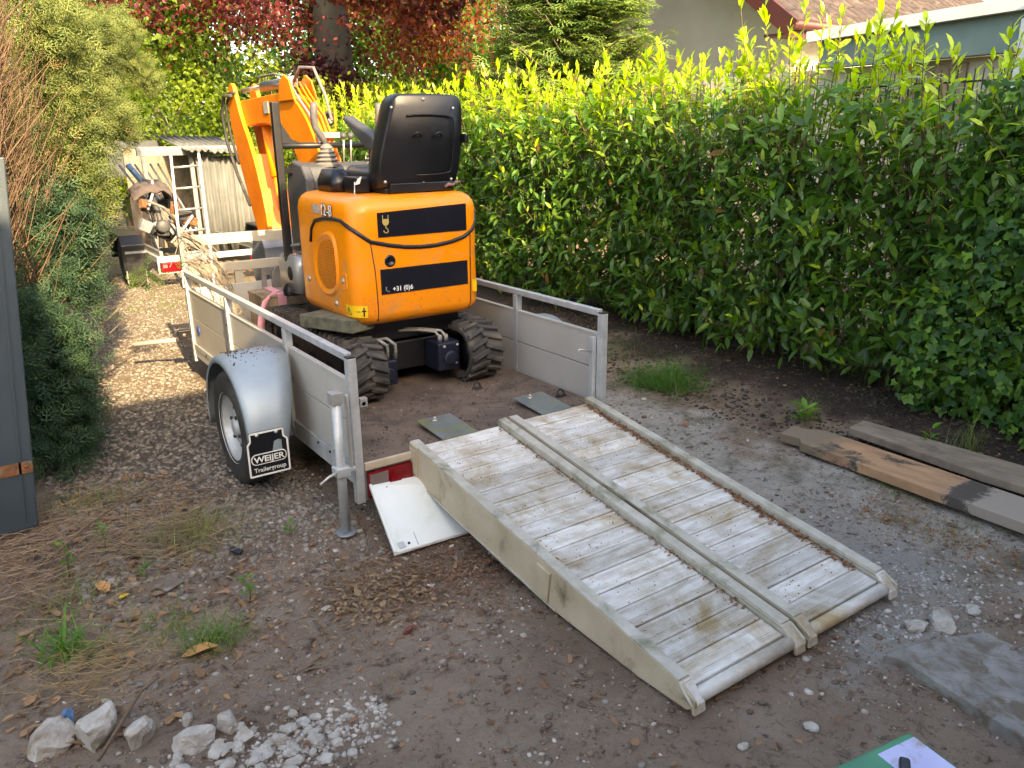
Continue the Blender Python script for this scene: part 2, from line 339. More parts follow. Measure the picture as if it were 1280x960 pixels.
def ico(sub=1):
    bm = bmesh.new(); bmesh.ops.create_icosphere(bm, subdivisions=sub, radius=1)
    T = [tuple(v.co) for v in bm.verts]; F = [tuple(v.index for v in f.verts) for f in bm.faces]; bm.free(); return T, F

# ---------------------------------------------------------------- ground
def gh(x, y):
    h = (noise.noise(Vector((x*.9, y*.9, 3)))*.022+noise.noise(Vector((x*3.1, y*3.1, 7)))*.010+noise.noise(Vector((x*9, y*9, 1)))*.006+noise.noise(Vector((x*21, y*21, 4)))*.003)
    h += .09*max(0, min(1, (x-2.75)/.7))
    k = 1.0
    if -.5 < x < 1.9 and -2.2 < y < 3.6: k = .45
    return h*k-.012
xs = np.concatenate([np.linspace(-60, -5, 14), np.arange(-4.5, 5.0, .045), np.linspace(5.2, 80, 18)])
ys = np.concatenate([np.linspace(-40, -4, 12), np.arange(-3.6, 7, .045), np.arange(7.1, 14, .16), np.linspace(14.5, 120, 18)])
gv = [(x, y, gh(x, y)) for y in ys for x in xs]; nx = len(xs)
gf = [(j*nx+i, j*nx+i+1, (j+1)*nx+i+1, (j+1)*nx+i) for j in range(len(ys)-1) for i in range(nx-1)]
g = MB(); g.v = gv; g.f = gf; g.sm = [True]*len(gf)
me = bpy.data.meshes.new('ground'); me.from_pydata(gv, [], gf); me.polygons.foreach_set('use_smooth', g.sm); me.materials.append(groundmat()); me.update()
go = bpy.data.objects.new('ground', me); COL.objects.link(go)
tag(go, 'bare trodden earth yard with dusty grey patches and gravel drive', 'ground', kind='structure')

# ---------------------------------------------------------------- pale house and garage beyond the hedge (right)
hs = root('rendered_house', (9.2, 6, 0), 'pale rendered house with red gutter and tiled roof beyond the hedge', 'house')
MB().box(9.30, 17, 4.75, 9.6, 0, 3.35).build('wall', stucco, hs)
gab = MB().prism([(4.75, 3.35), (9.6, 3.35), (9.6, 6.74)], 'x', 9.30, 9.5).build('gable', stucco, hs)
sl_ = math.atan2(3.25, 4.65); cs, sn = math.cos(sl_), math.sin(sl_)
MB().bar((12.9, 4.35, 3.10), (12.9, 9.4, 3.10+5.05*math.tan(sl_)), 8.6, .06, (0, -sn, cs)).build('roof_deck', woodg, hs)
MB().tube([(8.55, 4.26, 3.14), (17, 4.26, 3.14)], .07, 10).build('gutter', redp, hs)
MB().box(8.6, 17, 4.31, 4.345, 2.98, 3.13).build('fascia', redp, hs)
MB().bar((8.57, 4.24, 3.08), (8.57, 9.4, 3.08+5.16*math.tan(sl_)), .05, .24, (0, -sn, cs)).build('barge_board', redp, hs)
MB().box(8.6, 9.29, 4.35, 4.75, 3.02, 3.05).build('soffit', redp, hs)
tm = MB(); ring = []
prof = [(0, 0), (.03, .030), (.09, .045), (.15, .035), (.19, .008), (.25, .0)]
tm.loft([[(a, 0, b), ][0:1]*1 for a, b in []]) if False else None
vv = [(a, 0, b) for a, b in prof]+[(a, .38, b-.012) for a, b in prof]+[(a, 0, b-.018) for a, b in prof]
ff = [(i, i+1, i+7, i+6) for i in range(5)]+[(i+12, i+13, i+1, i) for i in range(5)]
tm.add(vv, ff); tproto = tm.build('roof_tile', tilem, None, recalc=False); tme = tproto.data; bpy.data.objects.remove(tproto)
cnt = 0
for r_ in range(8):
    for c_ in range(32):
        d = .02+r_*.33
        inst('roof_tile', tme, (8.62+c_*.255, 4.28+d*cs, 3.155+d*sn+random.uniform(-.004, .004)), hs, (sl_+random.uniform(-.01, .01), 0, 0)); cnt += 1

ga = root('garage', (7.6, 1.5, 0), 'cream garage with white roof edge and grey green fascia behind the hedge', 'garage')
MB().box(7.25, 12, -4, 4.6, 0, 2.42).build('wall', creamw, ga)
def gq(y, z): return (y, z+.0)
MB().prism([(2.72, 2.42), (2.72, 2.74), (-4.2, 2.92), (-4.2, 2.44)], 'x', 7.06, 7.22).build('fascia', greenp, ga)
MB().prism([(2.86, 2.70), (2.86, 2.81), (-4.3, 3.06), (-4.3, 2.93)], 'x', 6.96, 7.055).build('roof_edge', whitep, ga)
MB().prism([(2.8, 2.80), (-4.2, 3.02), (-4.2, 2.96), (2.8, 2.75)], 'x', 7.225, 12).build('roof', galvd, ga)
MB().box(7.0, 7.2, .48, .62, 0, 2.70).build('white_post', whitep, ga, .004)
MB().tube([(6.94, .36, 0), (6.94, .36, 2.9)], .055, 12).build('drain_pipe', anth, ga)
MB().box(7.21, 7.248, 1.15, 1.75, .3, 2.38).build('board_panel', wood, ga)

# fence behind the hedge
fe = root('mesh_fence', (4.02, 2, 0), 'black metal bar fence showing its spiked top through the hedge', 'fence')
bm_ = MB().tube([(0, 0, 0), (0, 0, 2.10)], .0045, 5).build('fence_bar', blackm, None); bme = bm_.data; bpy.data.objects.remove(bm_)
for k in range(36): inst('fence_bar', bme, (4.02, -1.6+k*.052, 0), fe)
for k, z in enumerate((.25, .85, 1.45, 2.02)): MB().box(4.027, 4.037, -1.65, .30, z, z+.012).build('rail', blackm, fe)
for y in (-1.7, .30): MB().box(4.0, 4.05, y-.03, y+.03, 0, 2.14).build('post', blackm, fe)

# ---------------------------------------------------------------- laurel hedge: one shrub per metre
def laurel_shrub(seed, dens, y_half=.62):
    """foliage around origin; x from -.45 (front) to +.45"""
    global rng
    rng = np.random.default_rng(seed)
    st = MB(); P = []; A = []; Nn = []; S = []; Y = []
    nshoot = int(120*dens)
    for i in range(nshoot):
        bx, by = rng.uniform(-.10, .16), rng.uniform(-.2, .2)
        kind = rng.random()
        th = rng.uniform(0, 2*PI)
        if kind < .40:   # upright leader to the top
            tx, ty, tz = rng.uniform(-.36, .3), rng.uniform(-y_half, y_half), rng.uniform(1.80, 2.20)+.25*rng.random()**4
        else:            # side branch towards the faces
            tx, ty, tz = rng.uniform(-.60, -.24) if rng.random() < .75 else rng.uniform(-.1, .45), rng.uniform(-y_half, y_half), rng.uniform(.22, 1.95)
        p0 = np.array([bx, by, max(.05, tz*rng.uniform(.2, .55))]); p2 = np.array([tx, ty, tz]); p1 = (p0+p2)/2+np.array([0, 0, .12])*rng.uniform(-.6, 1)
        if kind < .40: p1 = np.array([tx*.8+bx*.2, ty*.8+by*.2, tz*.62])
        pts = [(1-t)**2*p0+2*t*(1-t)*p1+t*t*p2 for t in np.linspace(0, 1, 6)]
        st.tube(pts, [.006, .0055, .005, .004, .003, .002], 4, False)
        # leaves in spiral along outer 75%
        nl = int(rng.integers(15, 24))
        for k in range(nl+(10 if kind < .4 else 0)):
            t = (.18+.82*(k+rng.random())/nl) if k < nl else rng.uniform(.78, 1.0); p = (1-t)**2*p0+2*t*(1-t)*p1+t*t*p2
            d = 2*(1-t)*(p1-p0)+2*t*(p2-p1); d = d/np.linalg.norm(d)
            a = k*2.4+th; q = np.cross(d, [math.cos(a), math.sin(a), .3]); q /= np.linalg.norm(q)
            young = max(0, (t-.80)/.20)
            spread = .9-.55*young
            ax_ = d*(1-spread)+q*spread+np.array([0, 0, -.18+.35*young])
            if kind < .4: ax_[2] += .25*t
            P.append(p); A.append(ax_); Nn.append(np.array([-.35, 0, 1.0])+rng.normal(size=3)*.35+d*.5)
            S.append(rng.uniform(.085, .135)*(1-.30*young)); Y.append(np.clip(young*(1.0 if (tz > 1.6 or rng.random() < .35) else .35)+rng.normal()*.06+max(0, p[2]-1.30)*.75, 0, 1))  # height term puts the sunlit glow of the hedge top into leaf colour
    # infill
    n = int(2300*dens); P += list(np.stack([rng.uniform(-.5, .5, n), rng.uniform(-y_half, y_half, n), rng.uniform(.12, 1.85, n)], 1)); A += list(rand_unit(n)+np.array([-.25, 0, -.25]))
    Nn += list(rand_unit(n)*.6+np.array([-.2, 0, .9])); S += list(rng.uniform(.085, .135, n)); Y += list(rng.uniform(0, .12, n))
    Y = np.array(Y); S = np.array(S)*rng.uniform(.65, 1.18, len(S))
    c = mixc((.058, .155, .034), (.36, .48, .022), Y**.75)*(rng.uniform(.6, 1.4, len(Y))[:, None])
    dead = rng.random(len(Y)) < .012; c[dead] = (.22, .13, .04)
    mains = MB()
    for k in range(3):
        x, y = rng.uniform(-.08, .1), rng.uniform(-.3, .3)
        mains.tube([(x, y, -.02), (x+rng.uniform(-.05, .05), y+rng.uniform(-.05, .05), .6), (x+rng.uniform(-.1, .1), y+rng.uniform(-.1, .1), 1.3), (x, y+rng.uniform(-.1, .1), 1.95)], [.02, .016, .012, .006], 7)
    fol = scatter('foliage', LEAF_T, LEAF_F, P, A, Nn, S, c, laurel); fol['kind'] = 'stuff'
    b1 = st.build('branches', stem, None, recalc=False); b2 = mains.build('stem', stem, None, recalc=False)
    return fol, b1, b2
variants = []
for sd_ in (101, 202, 303, 404):
    t = laurel_shrub(sd_, 1.0); variants.append([o.data for o in t])
    for o in t: bpy.data.objects.remove(o)
hy = [-1.35, -.45, .45, 1.4, 2.35, 3.3, 4.3, 5.3, 6.3, 7.3, 8.3, 9.3]
LG = 'cherry laurel shrubs forming the hedge'
lab0 = ['cherry laurel shrub at the right edge of the photo, half overgrown by ivy', 'tall cherry laurel shrub behind the grey plank, in front of the spiked fence top',
        'cherry laurel shrub with the highest pale shoots, left of the spiked fence top']
for i, y in enumerate(hy):
    v = variants[i % 4]; x = 3.86+.05*math.sin(i*2.1)
    r_ = root('laurel_shrub', (x, y, .05), lab0[i] if i < 3 else 'cherry laurel shrub in the sunlit far part of the long hedge', 'shrub', LG)
    sc_ = (1.0+.06*math.sin(i*1.7), (1, -1)[(i//4) % 2], [.95, 1.02, 1.09, 1.06, 1.05, 1.03, 1.04, 1.06, 1.04, 1.02, 1.04, 1.04][i])
    for nm, me_ in zip(('foliage', 'branches', 'stem'), v):
        o = inst(nm, me_, (x, y, .05), r_, scale=sc_)
        if nm == 'foliage': o['kind'] = 'stuff'
    # front leaves big enough to pick apart: their own objects
    if i < 4:
        if i == 0:
            lf = MB(); lf.add([(a*.11, b*.11, c*.11) for a, b, c in LEAF_T], LEAF_F, True); lp = lf.build('leaf', laurel, None, recalc=False)
            LME = []
            for cc in ((.055, .13, .016), (.11, .22, .02), (.025, .07, .016)):
                m2 = lp.data.copy(); at = m2.attributes.new('col', 'FLOAT_COLOR', 'POINT')
                for d_ in at.data: d_.color = (*cc, 1)
                LME.append(m2)
            bpy.data.objects.remove(lp)
        for q in range(16):    # whorls of five leaves at shoot tips on the front face
            cy, cz = y+random.uniform(-.45, .45), random.uniform(.28, 1.7); cx = x-.62+random.uniform(-.03, .10)
            for k in range(4):
                a = k*2*PI/4+random.random()
                d_ = Vector((-.5+.2*random.random(), math.cos(a), .35+math.sin(a)*.8)).normalized()
                e_ = d_.to_track_quat('Y', 'Z').to_euler()
                s_ = random.uniform(.75, 1.15)
                inst('leaf', LME[1 if q % 4 == 0 else (0 if q % 2 else 2)], (cx, cy, cz), r_, e_, (s_, s_, s_))
rng = np.random.default_rng(5)

# ivy at the right end, grown over fence and hedge
iv = root('ivy', (3.75, -1.3, 0), 'bright green ivy climbing the hedge at the right edge of the photo', 'ivy')
n = 6000
yy = rng.uniform(-2.4, -.72, n); zz = rng.uniform(.10, 2.02, n)
keep = (yy < -.62-.30*np.abs(zz-1.0)+rng.normal(size=n)*.12) | (zz < .45); yy, zz = yy[keep], zz[keep]; n = len(yy)
xx = 3.42+.10*np.sin(yy*5+zz*4)+rng.uniform(-.05, .16, n)-.12*np.exp(-((zz-.3)/.3)**2)
t = rng.random(n)
o = scatter('foliage', IVY_T, IVY_F, np.stack([xx, yy, zz], 1), np.stack([-.35+rng.normal(size=n)*.4, rng.normal(size=n)*.55, -.8+rng.normal(size=n)*.4], 1),
            np.stack([-1+rng.normal(size=n)*.4, rng.normal(size=n)*.6, .5+rng.normal(size=n)*.45], 1), rng.uniform(.030, .072, n), mixc((.025, .085, .018), (.16, .31, .04), t**2)*rng.uniform(.7, 1.2, n)[:, None], ivym, iv)
o['kind'] = 'stuff'
vm = MB()
for k in range(14):
    y0 = random.uniform(-2.2, -.8); pts = [(3.55, y0+.1*math.sin(z*4+k), z) for z in np.linspace(.02, 1.9, 9)]; vm.tube(pts, .004, 4, False)
vm.build('vine', stem, iv, recalc=False)

# ---------------------------------------------------------------- generic trees
def crown_points(n, c, rad, nclump, cl_r, hollow=.35):
    d = rand_unit(nclump)*rng.uniform(hollow, 1, nclump)[:, None]**.6; cc = np.array(c)+d*np.array(rad)
    k = rng.integers(0, nclump, n); p = cc[k]+rng.normal(size=(n, 3))*cl_r*np.array([1, 1, .7])
    return p, k, cc
def tree(name, base, label, cat, c, rad, n, size, c1, c2, mat, trunk_r=.25, top=None, nclump=60, cl_r=.45, group=None, barkm=bark, T=OVAL_T, F=OVAL_F, droop=-.3, nlimb=9, extra=None):
    if name == 'copper_beech': trunk_r = .46
    r_ = root(name, base, label, cat, group)
    p, k, cc = crown_points(n, c, rad, nclump, cl_r)
    tcl = rng.random(nclump)[k]*.7+rng.random(n)*.3
    f = scatter('foliage', T, F, p, rand_unit(n)+np.array([0, 0, droop]), rand_unit(n)+np.array([0, 0, .8]), rng.uniform(.7, 1.3, n)*size, mixc(c1, c2, tcl), mat, r_); f['kind'] = 'stuff'
    tk = MB(); b = Vector(base); cv = Vector(c); hgt = cv.z+rad[2]*.5
    if name == 'copper_beech': b.x -= .18; cv = Vector((b.x+.05, b.y+.1, cv.z))
    pts = [b+Vector((0, 0, -.1)), b+Vector((.03, 0, hgt*.25)), b.lerp(Vector((cv.x, cv.y, hgt)), .55)+Vector((.05, -.05, 0)), Vector((cv.x, cv.y, hgt))]
    tk.tube(pts, [trunk_r*1.25, trunk_r, trunk_r*.75, trunk_r*.25], 14); tk.build('trunk', barkm, r_, recalc=False)
    lm = MB()
    for i in range(nlimb):
        tt = random.uniform(.45, .95); s = pts[1].lerp(pts[3], tt); e = Vector(cc[random.randrange(nclump)])
        lm.tube([s, s.lerp(e, .5)+Vector((0, 0, .15)), e], [trunk_r*.3, trunk_r*.17, trunk_r*.05], 7)
    lm.build('limbs', barkm, r_, recalc=False)
    return r_
# copper beech: huge trunk behind the excavator's boom
cb = tree('copper_beech', (5.75, 13.0, 0), 'copper beech with thick grey trunk and dark red leaves behind the excavator', 'tree',
          (5.2, 15.2, 6.0), (6.2, 1.6, 2.6), 15000, .13, (.04, .014, .016), (.17, .05, .03), purp, .37, nclump=150, cl_r=.5, barkm=beechb, nlimb=16)
# lower hanging red sprays to the right and dark low cluster on the trunk
n = 6500
P1 = np.concatenate([np.stack([6.45+np.abs(rng.normal(.6, 1.1, n)), rng.normal(12.4, .7, n), 3.9+rng.normal(size=n)*.5], 1), np.stack([rng.normal(5.05, .34, 7000), rng.normal(12.1, .25, 7000), rng.normal(2.45, .40, 7000)], 1),
      np.stack([4.75-np.abs(rng.normal(0, 1.9, 5000)), rng.normal(12.2, .8, 5000), rng.normal(4.15, .42, 5000)], 1)])
cl = np.concatenate([mixc((.10, .030, .018), (.34, .12, .045), rng.random(n)), mixc((.022, .008, .014), (.05, .015, .022), rng.random(7000)), mixc((.05, .012, .018), (.16, .035, .03), rng.random(5000))])  # sunlit glow put into the brighter red of the right-hand sprays
q = np.sin(P1[:, 0]*3.1+P1[:, 2]*4)+np.sin(P1[:, 1]*5-P1[:, 0]*2.3)+rng.normal(size=len(P1))*.5; kp = q > -.35
o = scatter('hanging_foliage', OVAL_T, OVAL_F, P1[kp], rand_unit(kp.sum())+np.array([0, 0, -.4]), rand_unit(kp.sum())+np.array([0, 0, .8]), rng.uniform(.07, .13, kp.sum()), cl[kp], purp, cb); o['kind'] = 'stuff'

n = 15000; P2 = np.stack([rng.uniform(4.5, 7.0, n), rng.uniform(6.5, 10.5, n), rng.uniform(-.45, .45, n)], 1); P2[:, 2] += 3.2+(12.7-P2[:, 1])*.52+rng.uniform(-.6, 1.1, n)
o = scatter('shade_foliage', OVAL_T, OVAL_F, P2, rand_unit(n), rand_unit(n)+np.array([0, 0, .8]), rng.uniform(.12, .2, n), mixc((.04, .014, .016), (.17, .05, .03), rng.random(n)), purp, cb); o['kind'] = 'stuff'  # out-of-view leaves added between sun and trunk to shade it
lm = MB()
for k in range(6): lm.tube([(5.6, 13, 4.2+k*.25), (5.5+.3*math.sin(k), 10.5, 5.6+k*.3), (4.8+k*.45, 7.5, 6.4)], [.14, .09, .03], 7)
lm.build('boughs', beechb, cb, recalc=False)  # limbs reaching out to the added shading leaves
TB = [  # base, crown centre, radii, n, leaf size, c1, c2, label
 ((2.0, 15.5, 0), (2.0, 15.5, 4.2), (2.8, 1.8, 2.6), 14000, .15, (.05, .10, .02), (.17, .25, .03), 'bright green broadleaf tree left of the copper beech trunk, behind the low roof'),
 ((9.5, 17, 0), (9.5, 17, 4.2), (3.0, 2.2, 3.2), 15000, .17, (.05, .12, .025), (.17, .28, .04), 'light green tree behind the red leaves, right of the driver seat'),
 ((14, 19, 0), (14.0, 19, 5.0), (4.0, 2.5, 4.0), 15000, .19, (.035, .085, .04), (.10, .19, .06), 'tall blue green tree far behind the hedge'),
 ((18.5, 24, 0), (18.5, 24, 6), (5, 3, 5), 13000, .24, (.03, .075, .04), (.09, .17, .07), 'distant dark tree left of the pale house'),
 ((7.0, 25, 0), (7.0, 25, 5.5), (5, 3, 5), 14000, .24, (.03, .08, .035), (.10, .19, .05), 'distant tree seen under the copper beech canopy'),
 ((-1.0, 20, 0), (-1.0, 20, 5.0), (4, 3, 4.4), 14000, .2, (.04, .09, .03), (.13, .22, .04), 'distant tree above the drive end, behind the cypresses'),
 ((-4.0, 14.0, 0), (-3.8, 13.6, 5), (3.0, 2.5, 3.6), 12000, .15, (.05, .11, .03), (.16, .26, .04), 'green tree behind the cypress row at the upper left corner'),
]
for b_, c_, r_, n_, s_, c1, c2, lb in TB: tree('broadleaf_tree', b_, lb, 'tree', c_, r_, n_, s_, c1, c2, decid, .2, nclump=70, cl_r=.5)

# shrubs closing the far end of the drive
for i, (x, y, h, wd, lb) in enumerate([(2.0, 12.2, 2.9, 1.3, 'yellow green shrub above the fibre cement shed roof'), (4.0, 11.8, 3.0, 1.3, 'round green shrub behind the excavator boom'), (.2, 13.0, 2.4, 1.2, 'dark shrub at the end of the gravel drive'),
                                   (6.3, 11.6, 2.7, 1.2, 'shrub at the foot of the copper beech'), (3.1, 10.6, 1.7, .9, 'low dark shrub just right of the shed')]):
    tree('garden_shrub', (x, y, 0), lb, 'shrub', (x, y, h*.55), (wd, .9, h*.48), 9000, .085, (.04, .085, .012), (.20, .26, .02), decid, .06, nclump=60, cl_r=.22, nlimb=12)

# larch-like conifer left of the house
def conifer(name, base, h, rad, label, n, c1, c2, z0=.6, fs=(.25, .42)):
    r_ = root(name, base, label, 'tree')
    P = []; A = []; S = []; br = MB(); b = np.array(base, float)
    br_n = 0
    while len(P) < n:
        t = rng.random()**.8; z = z0+(h-z0)*t; a = rng.uniform(0, 2*PI); L = rad*(1-t*.85)*rng.uniform(.7, 1.1); dx, dy = math.cos(a), math.sin(a)
        tip = b+np.array([dx*L, dy*L, z+.12*L]); s0 = b+np.array([0, 0, z]); mid = b+np.array([dx*L*.55, dy*L*.55, z-.05*L])
        br.tube([s0, mid, tip], [.03, .018, .006], 4, False); br_n += 1
        for k in range(16):
            u = rng.uniform(.25, 1); p = (1-u)**2*s0+2*u*(1-u)*mid+u*u*tip; sd2 = 1 if k % 2 else -1
            P.append(p+rng.normal(size=3)*.05); A.append(np.array([dx*.5-dy*sd2*.7, dy*.5+dx*sd2*.7, -.12+rng.normal()*.15])); S.append(rng.uniform(*fs))
    P = np.array(P); n = len(P); t = rng.random(n)
    o = scatter('foliage', FR_T, FR_F, P, A, np.array([0, 0, 1.])+rng.normal(size=(n, 3))*.25, np.array(S), mixc(c1, c2, t), coni, r_); o['kind'] = 'stuff'
    br.build('branches', bark, r_, recalc=False)
    MB().tube([base, (base[0], base[1], h)], [.14, .02], 10).build('trunk', bark, r_, recalc=False)
conifer('larch_tree', (6.9, 6.9, 0), 6.2, 1.75, 'feathery light green conifer left of the pale house wall', 12000, (.07, .15, .04), (.28, .38, .09), 1.4, (.2, .36))

# ---------------------------------------------------------------- cypress row on the left
def cypress(base, h, rad, label, nf, seed, brown=.5, extra=()):
    global rng
    rng = np.random.default_rng(seed); b = np.array(base, float)
    r_ = root('cypress_tree', base, label, 'tree', 'cypress trees along the left side of the drive')
    P = []; A = []; N_ = []; S = []; C = []
    ncl = 130
    for i in range(ncl):
        a = rng.uniform(0, 2*PI); z = .12+(h-.12)*rng.random(); L = rad*(1-.42*(z/h)**2)*rng.uniform(.78, 1.08)*(0.50+.50*min(1, z/1.5))
        d = np.array([math.cos(a), math.sin(a), 0]); c = b+d*L+np.array([0, 0, z]); cb_ = rng.random()
        m = nf//ncl
        off = rng.normal(size=(m, 3))*np.array([.17, .17, .22]); p = c+off
        P.append(p); A.append(d*.75+np.array([0, 0, .55])+rng.normal(size=(m, 3))*.42); N_.append(d*.6+rng.normal(size=(m, 3))*.55+np.array([0, 0, .5])); S.append(rng.uniform(.055, .12, m))
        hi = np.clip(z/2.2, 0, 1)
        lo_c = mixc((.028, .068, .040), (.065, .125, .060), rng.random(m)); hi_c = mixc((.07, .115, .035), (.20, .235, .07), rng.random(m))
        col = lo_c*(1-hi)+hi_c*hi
        if cb_ < .16: col = mixc((.20, .12, .06), (.14, .13, .05), rng.random(m))
        C.append(col*rng.uniform(.75, 1.2))
    nx_ = 0
    for (cx, cy, cz, rx, ry, rz, m, hc) in extra:
        kk = max(4, m//90); cc = np.array([cx, cy, cz])+rng.uniform(-1, 1, (kk, 3))*np.array([rx, ry, rz]); ii = rng.integers(0, kk, m)
        p = cc[ii]+rng.normal(size=(m, 3))*np.array([.06, .08, .08]); P.append(p); A.append(np.array([.35, -.35, .25])+rng.normal(size=(m, 3))*.5); N_.append(np.array([.3, -.5, .5])+rng.normal(size=(m, 3))*.4)
        S.append(rng.uniform(.055, .12, m)); C.append(mixc((.030, .075, .045), (.075, .14, .07), rng.random(m)) if hc == 0 else mixc((.08, .125, .035), (.22, .25, .08), rng.random(m))); nx_ += m
    P = np.concatenate(P); A = np.concatenate(A); N_ = np.concatenate(N_); S = np.concatenate(S); C = np.concatenate(C)
    # where the trimmed face shows bare brown twigs there are few sprays (side towards the yard, upper half)
    ang = np.arctan2(P[:, 1]-b[1], P[:, 0]-b[0]); bare = (P[:, 2] > .80+rng.normal(size=len(P))*.1) & (P[:, 0] < b[0]+brown+rng.normal(size=len(P))*.07+.12*np.sin(P[:, 2]*3)) & (P[:, 1] < b[1]+.8) & (rng.random(len(P)) < .88)
    kp = ~bare
    if nx_: kp[-nx_:] = True
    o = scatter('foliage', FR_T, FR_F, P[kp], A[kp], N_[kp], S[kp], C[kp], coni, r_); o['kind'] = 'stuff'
    # dry twigs
    m = 10000; a = rng.uniform(0, 2*PI, m); z = rng.uniform(.15, h, m); L = rad*(1-.42*(z/h)**2)*np.where(z < .95, rng.uniform(.3, .62, m), rng.uniform(.45, 1.12, m))
    p = b+np.stack([np.cos(a)*L, np.sin(a)*L, z-.15], 1); ax = np.stack([np.cos(a)*.45, np.sin(a)*.45, np.full(m, 1.0)], 1)+rng.normal(size=(m, 3))*.28
    sz = np.stack([rng.uniform(.003, .0075, m), rng.uniform(.25, .60, m), rng.uniform(.003, .0075, m)], 1)
    o = scatter('dry_twigs', ST_T, ST_F, p, ax, rand_unit(m), sz, mixc((.25, .17, .115), (.09, .06, .042), rng.random(m)), deadl, r_); o['kind'] = 'stuff'
    lim = MB()
    for i in range(26):
        a = rng.uniform(0, 2*PI); z = rng.uniform(.1, h*.7); L = rad*.8; q0 = b+np.array([0, 0, z]); q1 = b+np.array([math.cos(a)*L*.6, math.sin(a)*L*.6, z+.35]); q2 = b+np.array([math.cos(a)*L, math.sin(a)*L, z+.95])
        lim.tube([q0, q1, q2], [.028, .018, .008], 5, False)
    lim.build('limbs', twigm, r_, recalc=False)
    MB().tube([base, (base[0], base[1], h*.95)], [.09, .02], 9).build('trunk', bark, r_, recalc=False)
    return r_
cypress((-1.72, 2.35, 0), 3.7, .92, 'nearest cypress, bare brown twigs above and blue green sprays below, behind the blue metal sheet', 19000, 21, 1.22, [(-1.10, 1.72, .50, .20, .25, .42, 5200, 0), (-.78, 2.2, 1.15, .09, .3, .30, 1500, 0), (-.62, 2.4, 1.9, .08, .3, .5, 1600, 1)])
cypress((-1.95, 3.9, 0), 4.0, 1.0, 'second cypress along the drive, with long brown twigs', 16000, 22, 1.15, [(-.50, 3.6, 1.9, .14, .4, .6, 3500, 1)])
cypress((-1.95, 5.6, 0), 4.1, 1.05, 'third cypress along the drive, yellow green and feathery', 12000, 23, .3, [(-.15, 5.0, 2.15, .28, .5, .5, 5000, 1)])
cypress((-1.75, 7.6, 0), 3.9, 1.15, 'fourth cypress along the drive, leaning out over the gravel', 12000, 24, .1, [(.15, 6.5, 2.6, .45, .6, .30, 5000, 1)])
cypress((-1.2, 9.8, 0), 3.6, 1.2, 'farthest cypress at the end of the row beside the second trailer', 9000, 25, .1)
rng = np.random.default_rng(77)

# branch sticking out of the nearest cypress
bt = root('fallen_branch', (-.75, 2.3, .4), 'thin bare branch with a green tip sticking out of the nearest cypress over the drive', 'branch')
MB().tube([(-.98, 2.2, .30), (-.78, 2.35, .50), (-.50, 2.5, .70), (-.30, 2.55, .86)], [.012, .009, .006, .003], 6).tube([(-.78, 2.35, .50), (-.6, 2.45, .54), (-.46, 2.55, .62)], [.006, .004, .002], 5).tube([(-.64, 2.43, .60), (-.56, 2.4, .68), (-.5, 2.42, .71)], [.005, .004, .002], 5).build('twig', bark, bt)
n = 46; P = np.array([-.32, 2.55, .86])+rng.normal(size=(n, 3))*np.array([.06, .05, .035])
o = scatter('green_tip', FR_T, FR_F, P, rng.normal(size=(n, 3))*.6+np.array([.6, .2, .2]), rng.normal(size=(n, 3))*.4+np.array([0, -.5, .6]), rng.uniform(.05, .09, n), mixc((.05, .10, .03), (.12, .17, .04), rng.random(n)), coni, bt); o['kind'] = 'stuff'

# ---------------------------------------------------------------- unseen house added behind the camera, wings shaped to shade the yard
hb = root('shade_house', (2, -10, 0), 'brick house added out of view behind the camera, shaped to shade the yard', 'house')
MB().box(-9, -.80, -13, -6.2, 0, 4.3).build('low_wing', brickw, hb)
MB().prism([(-13.3, 4.2), (-5.9, 4.31), (-5.9, 4.38), (-9.6, 4.8), (-13.3, 4.4)], 'x', -9.2, -.805).build('low_roof', tilem, hb)
MB().box(-.79, 12, -13, -6.2, 0, 5.14).build('main_wall', brickw, hb)
MB().prism([(-13.4, 5.1), (-5.8, 5.15), (-5.8, 5.35), (-9.6, 6.7), (-13.4, 5.3)], 'x', -.795, 12.2).build('main_roof', tilem, hb)
for x in (-6, -3, 2.5, 6):
    f = MB().box(x, x+1.2, -6.24, -6.15, 1.0, 2.3).build('window', whitep, hb); MB().box(x+.08, x+1.12, -6.145, -6.142, 1.08, 2.22).build('pane', sblack, f)

MB().box(-12, -1.95, -13, -6.15, 4.301, 5.0).build('shade_block', brickw, hb)  # unseen block added on the low wing to shade the metal sheet
# ================================================================ box trailer
TRL = root('box_trailer', (.75, 1.45, 0), 'grey flatbed trailer with low aluminium sides carrying the orange mini excavator', 'trailer')
W, L_ = 1.5, 2.89; PY = (.02, .82, 1.87, 2.87); BZ = .31
# bed and chassis
MB().box(.045, W-.045, .01, L_-.03, BZ-.018, BZ).build('bed_floor', ply, TRL)
MB().box(.0, .035, .045, L_, .20, .30).box(W-.035, W, .045, L_, .20, .30).box(.036, W-.036, L_-.05, L_-.005, .20, .29).build('chassis_rail', galv, TRL, .003)
for y in (.5, 1.1, 1.7, 2.3): MB().box(.04, W-.04, y, y+.05, .22, .288).build('cross_member', galvd, TRL)
MB().box(-.05, W+.05, .83, .91, .2, .26).build('axle', galvd, TRL)
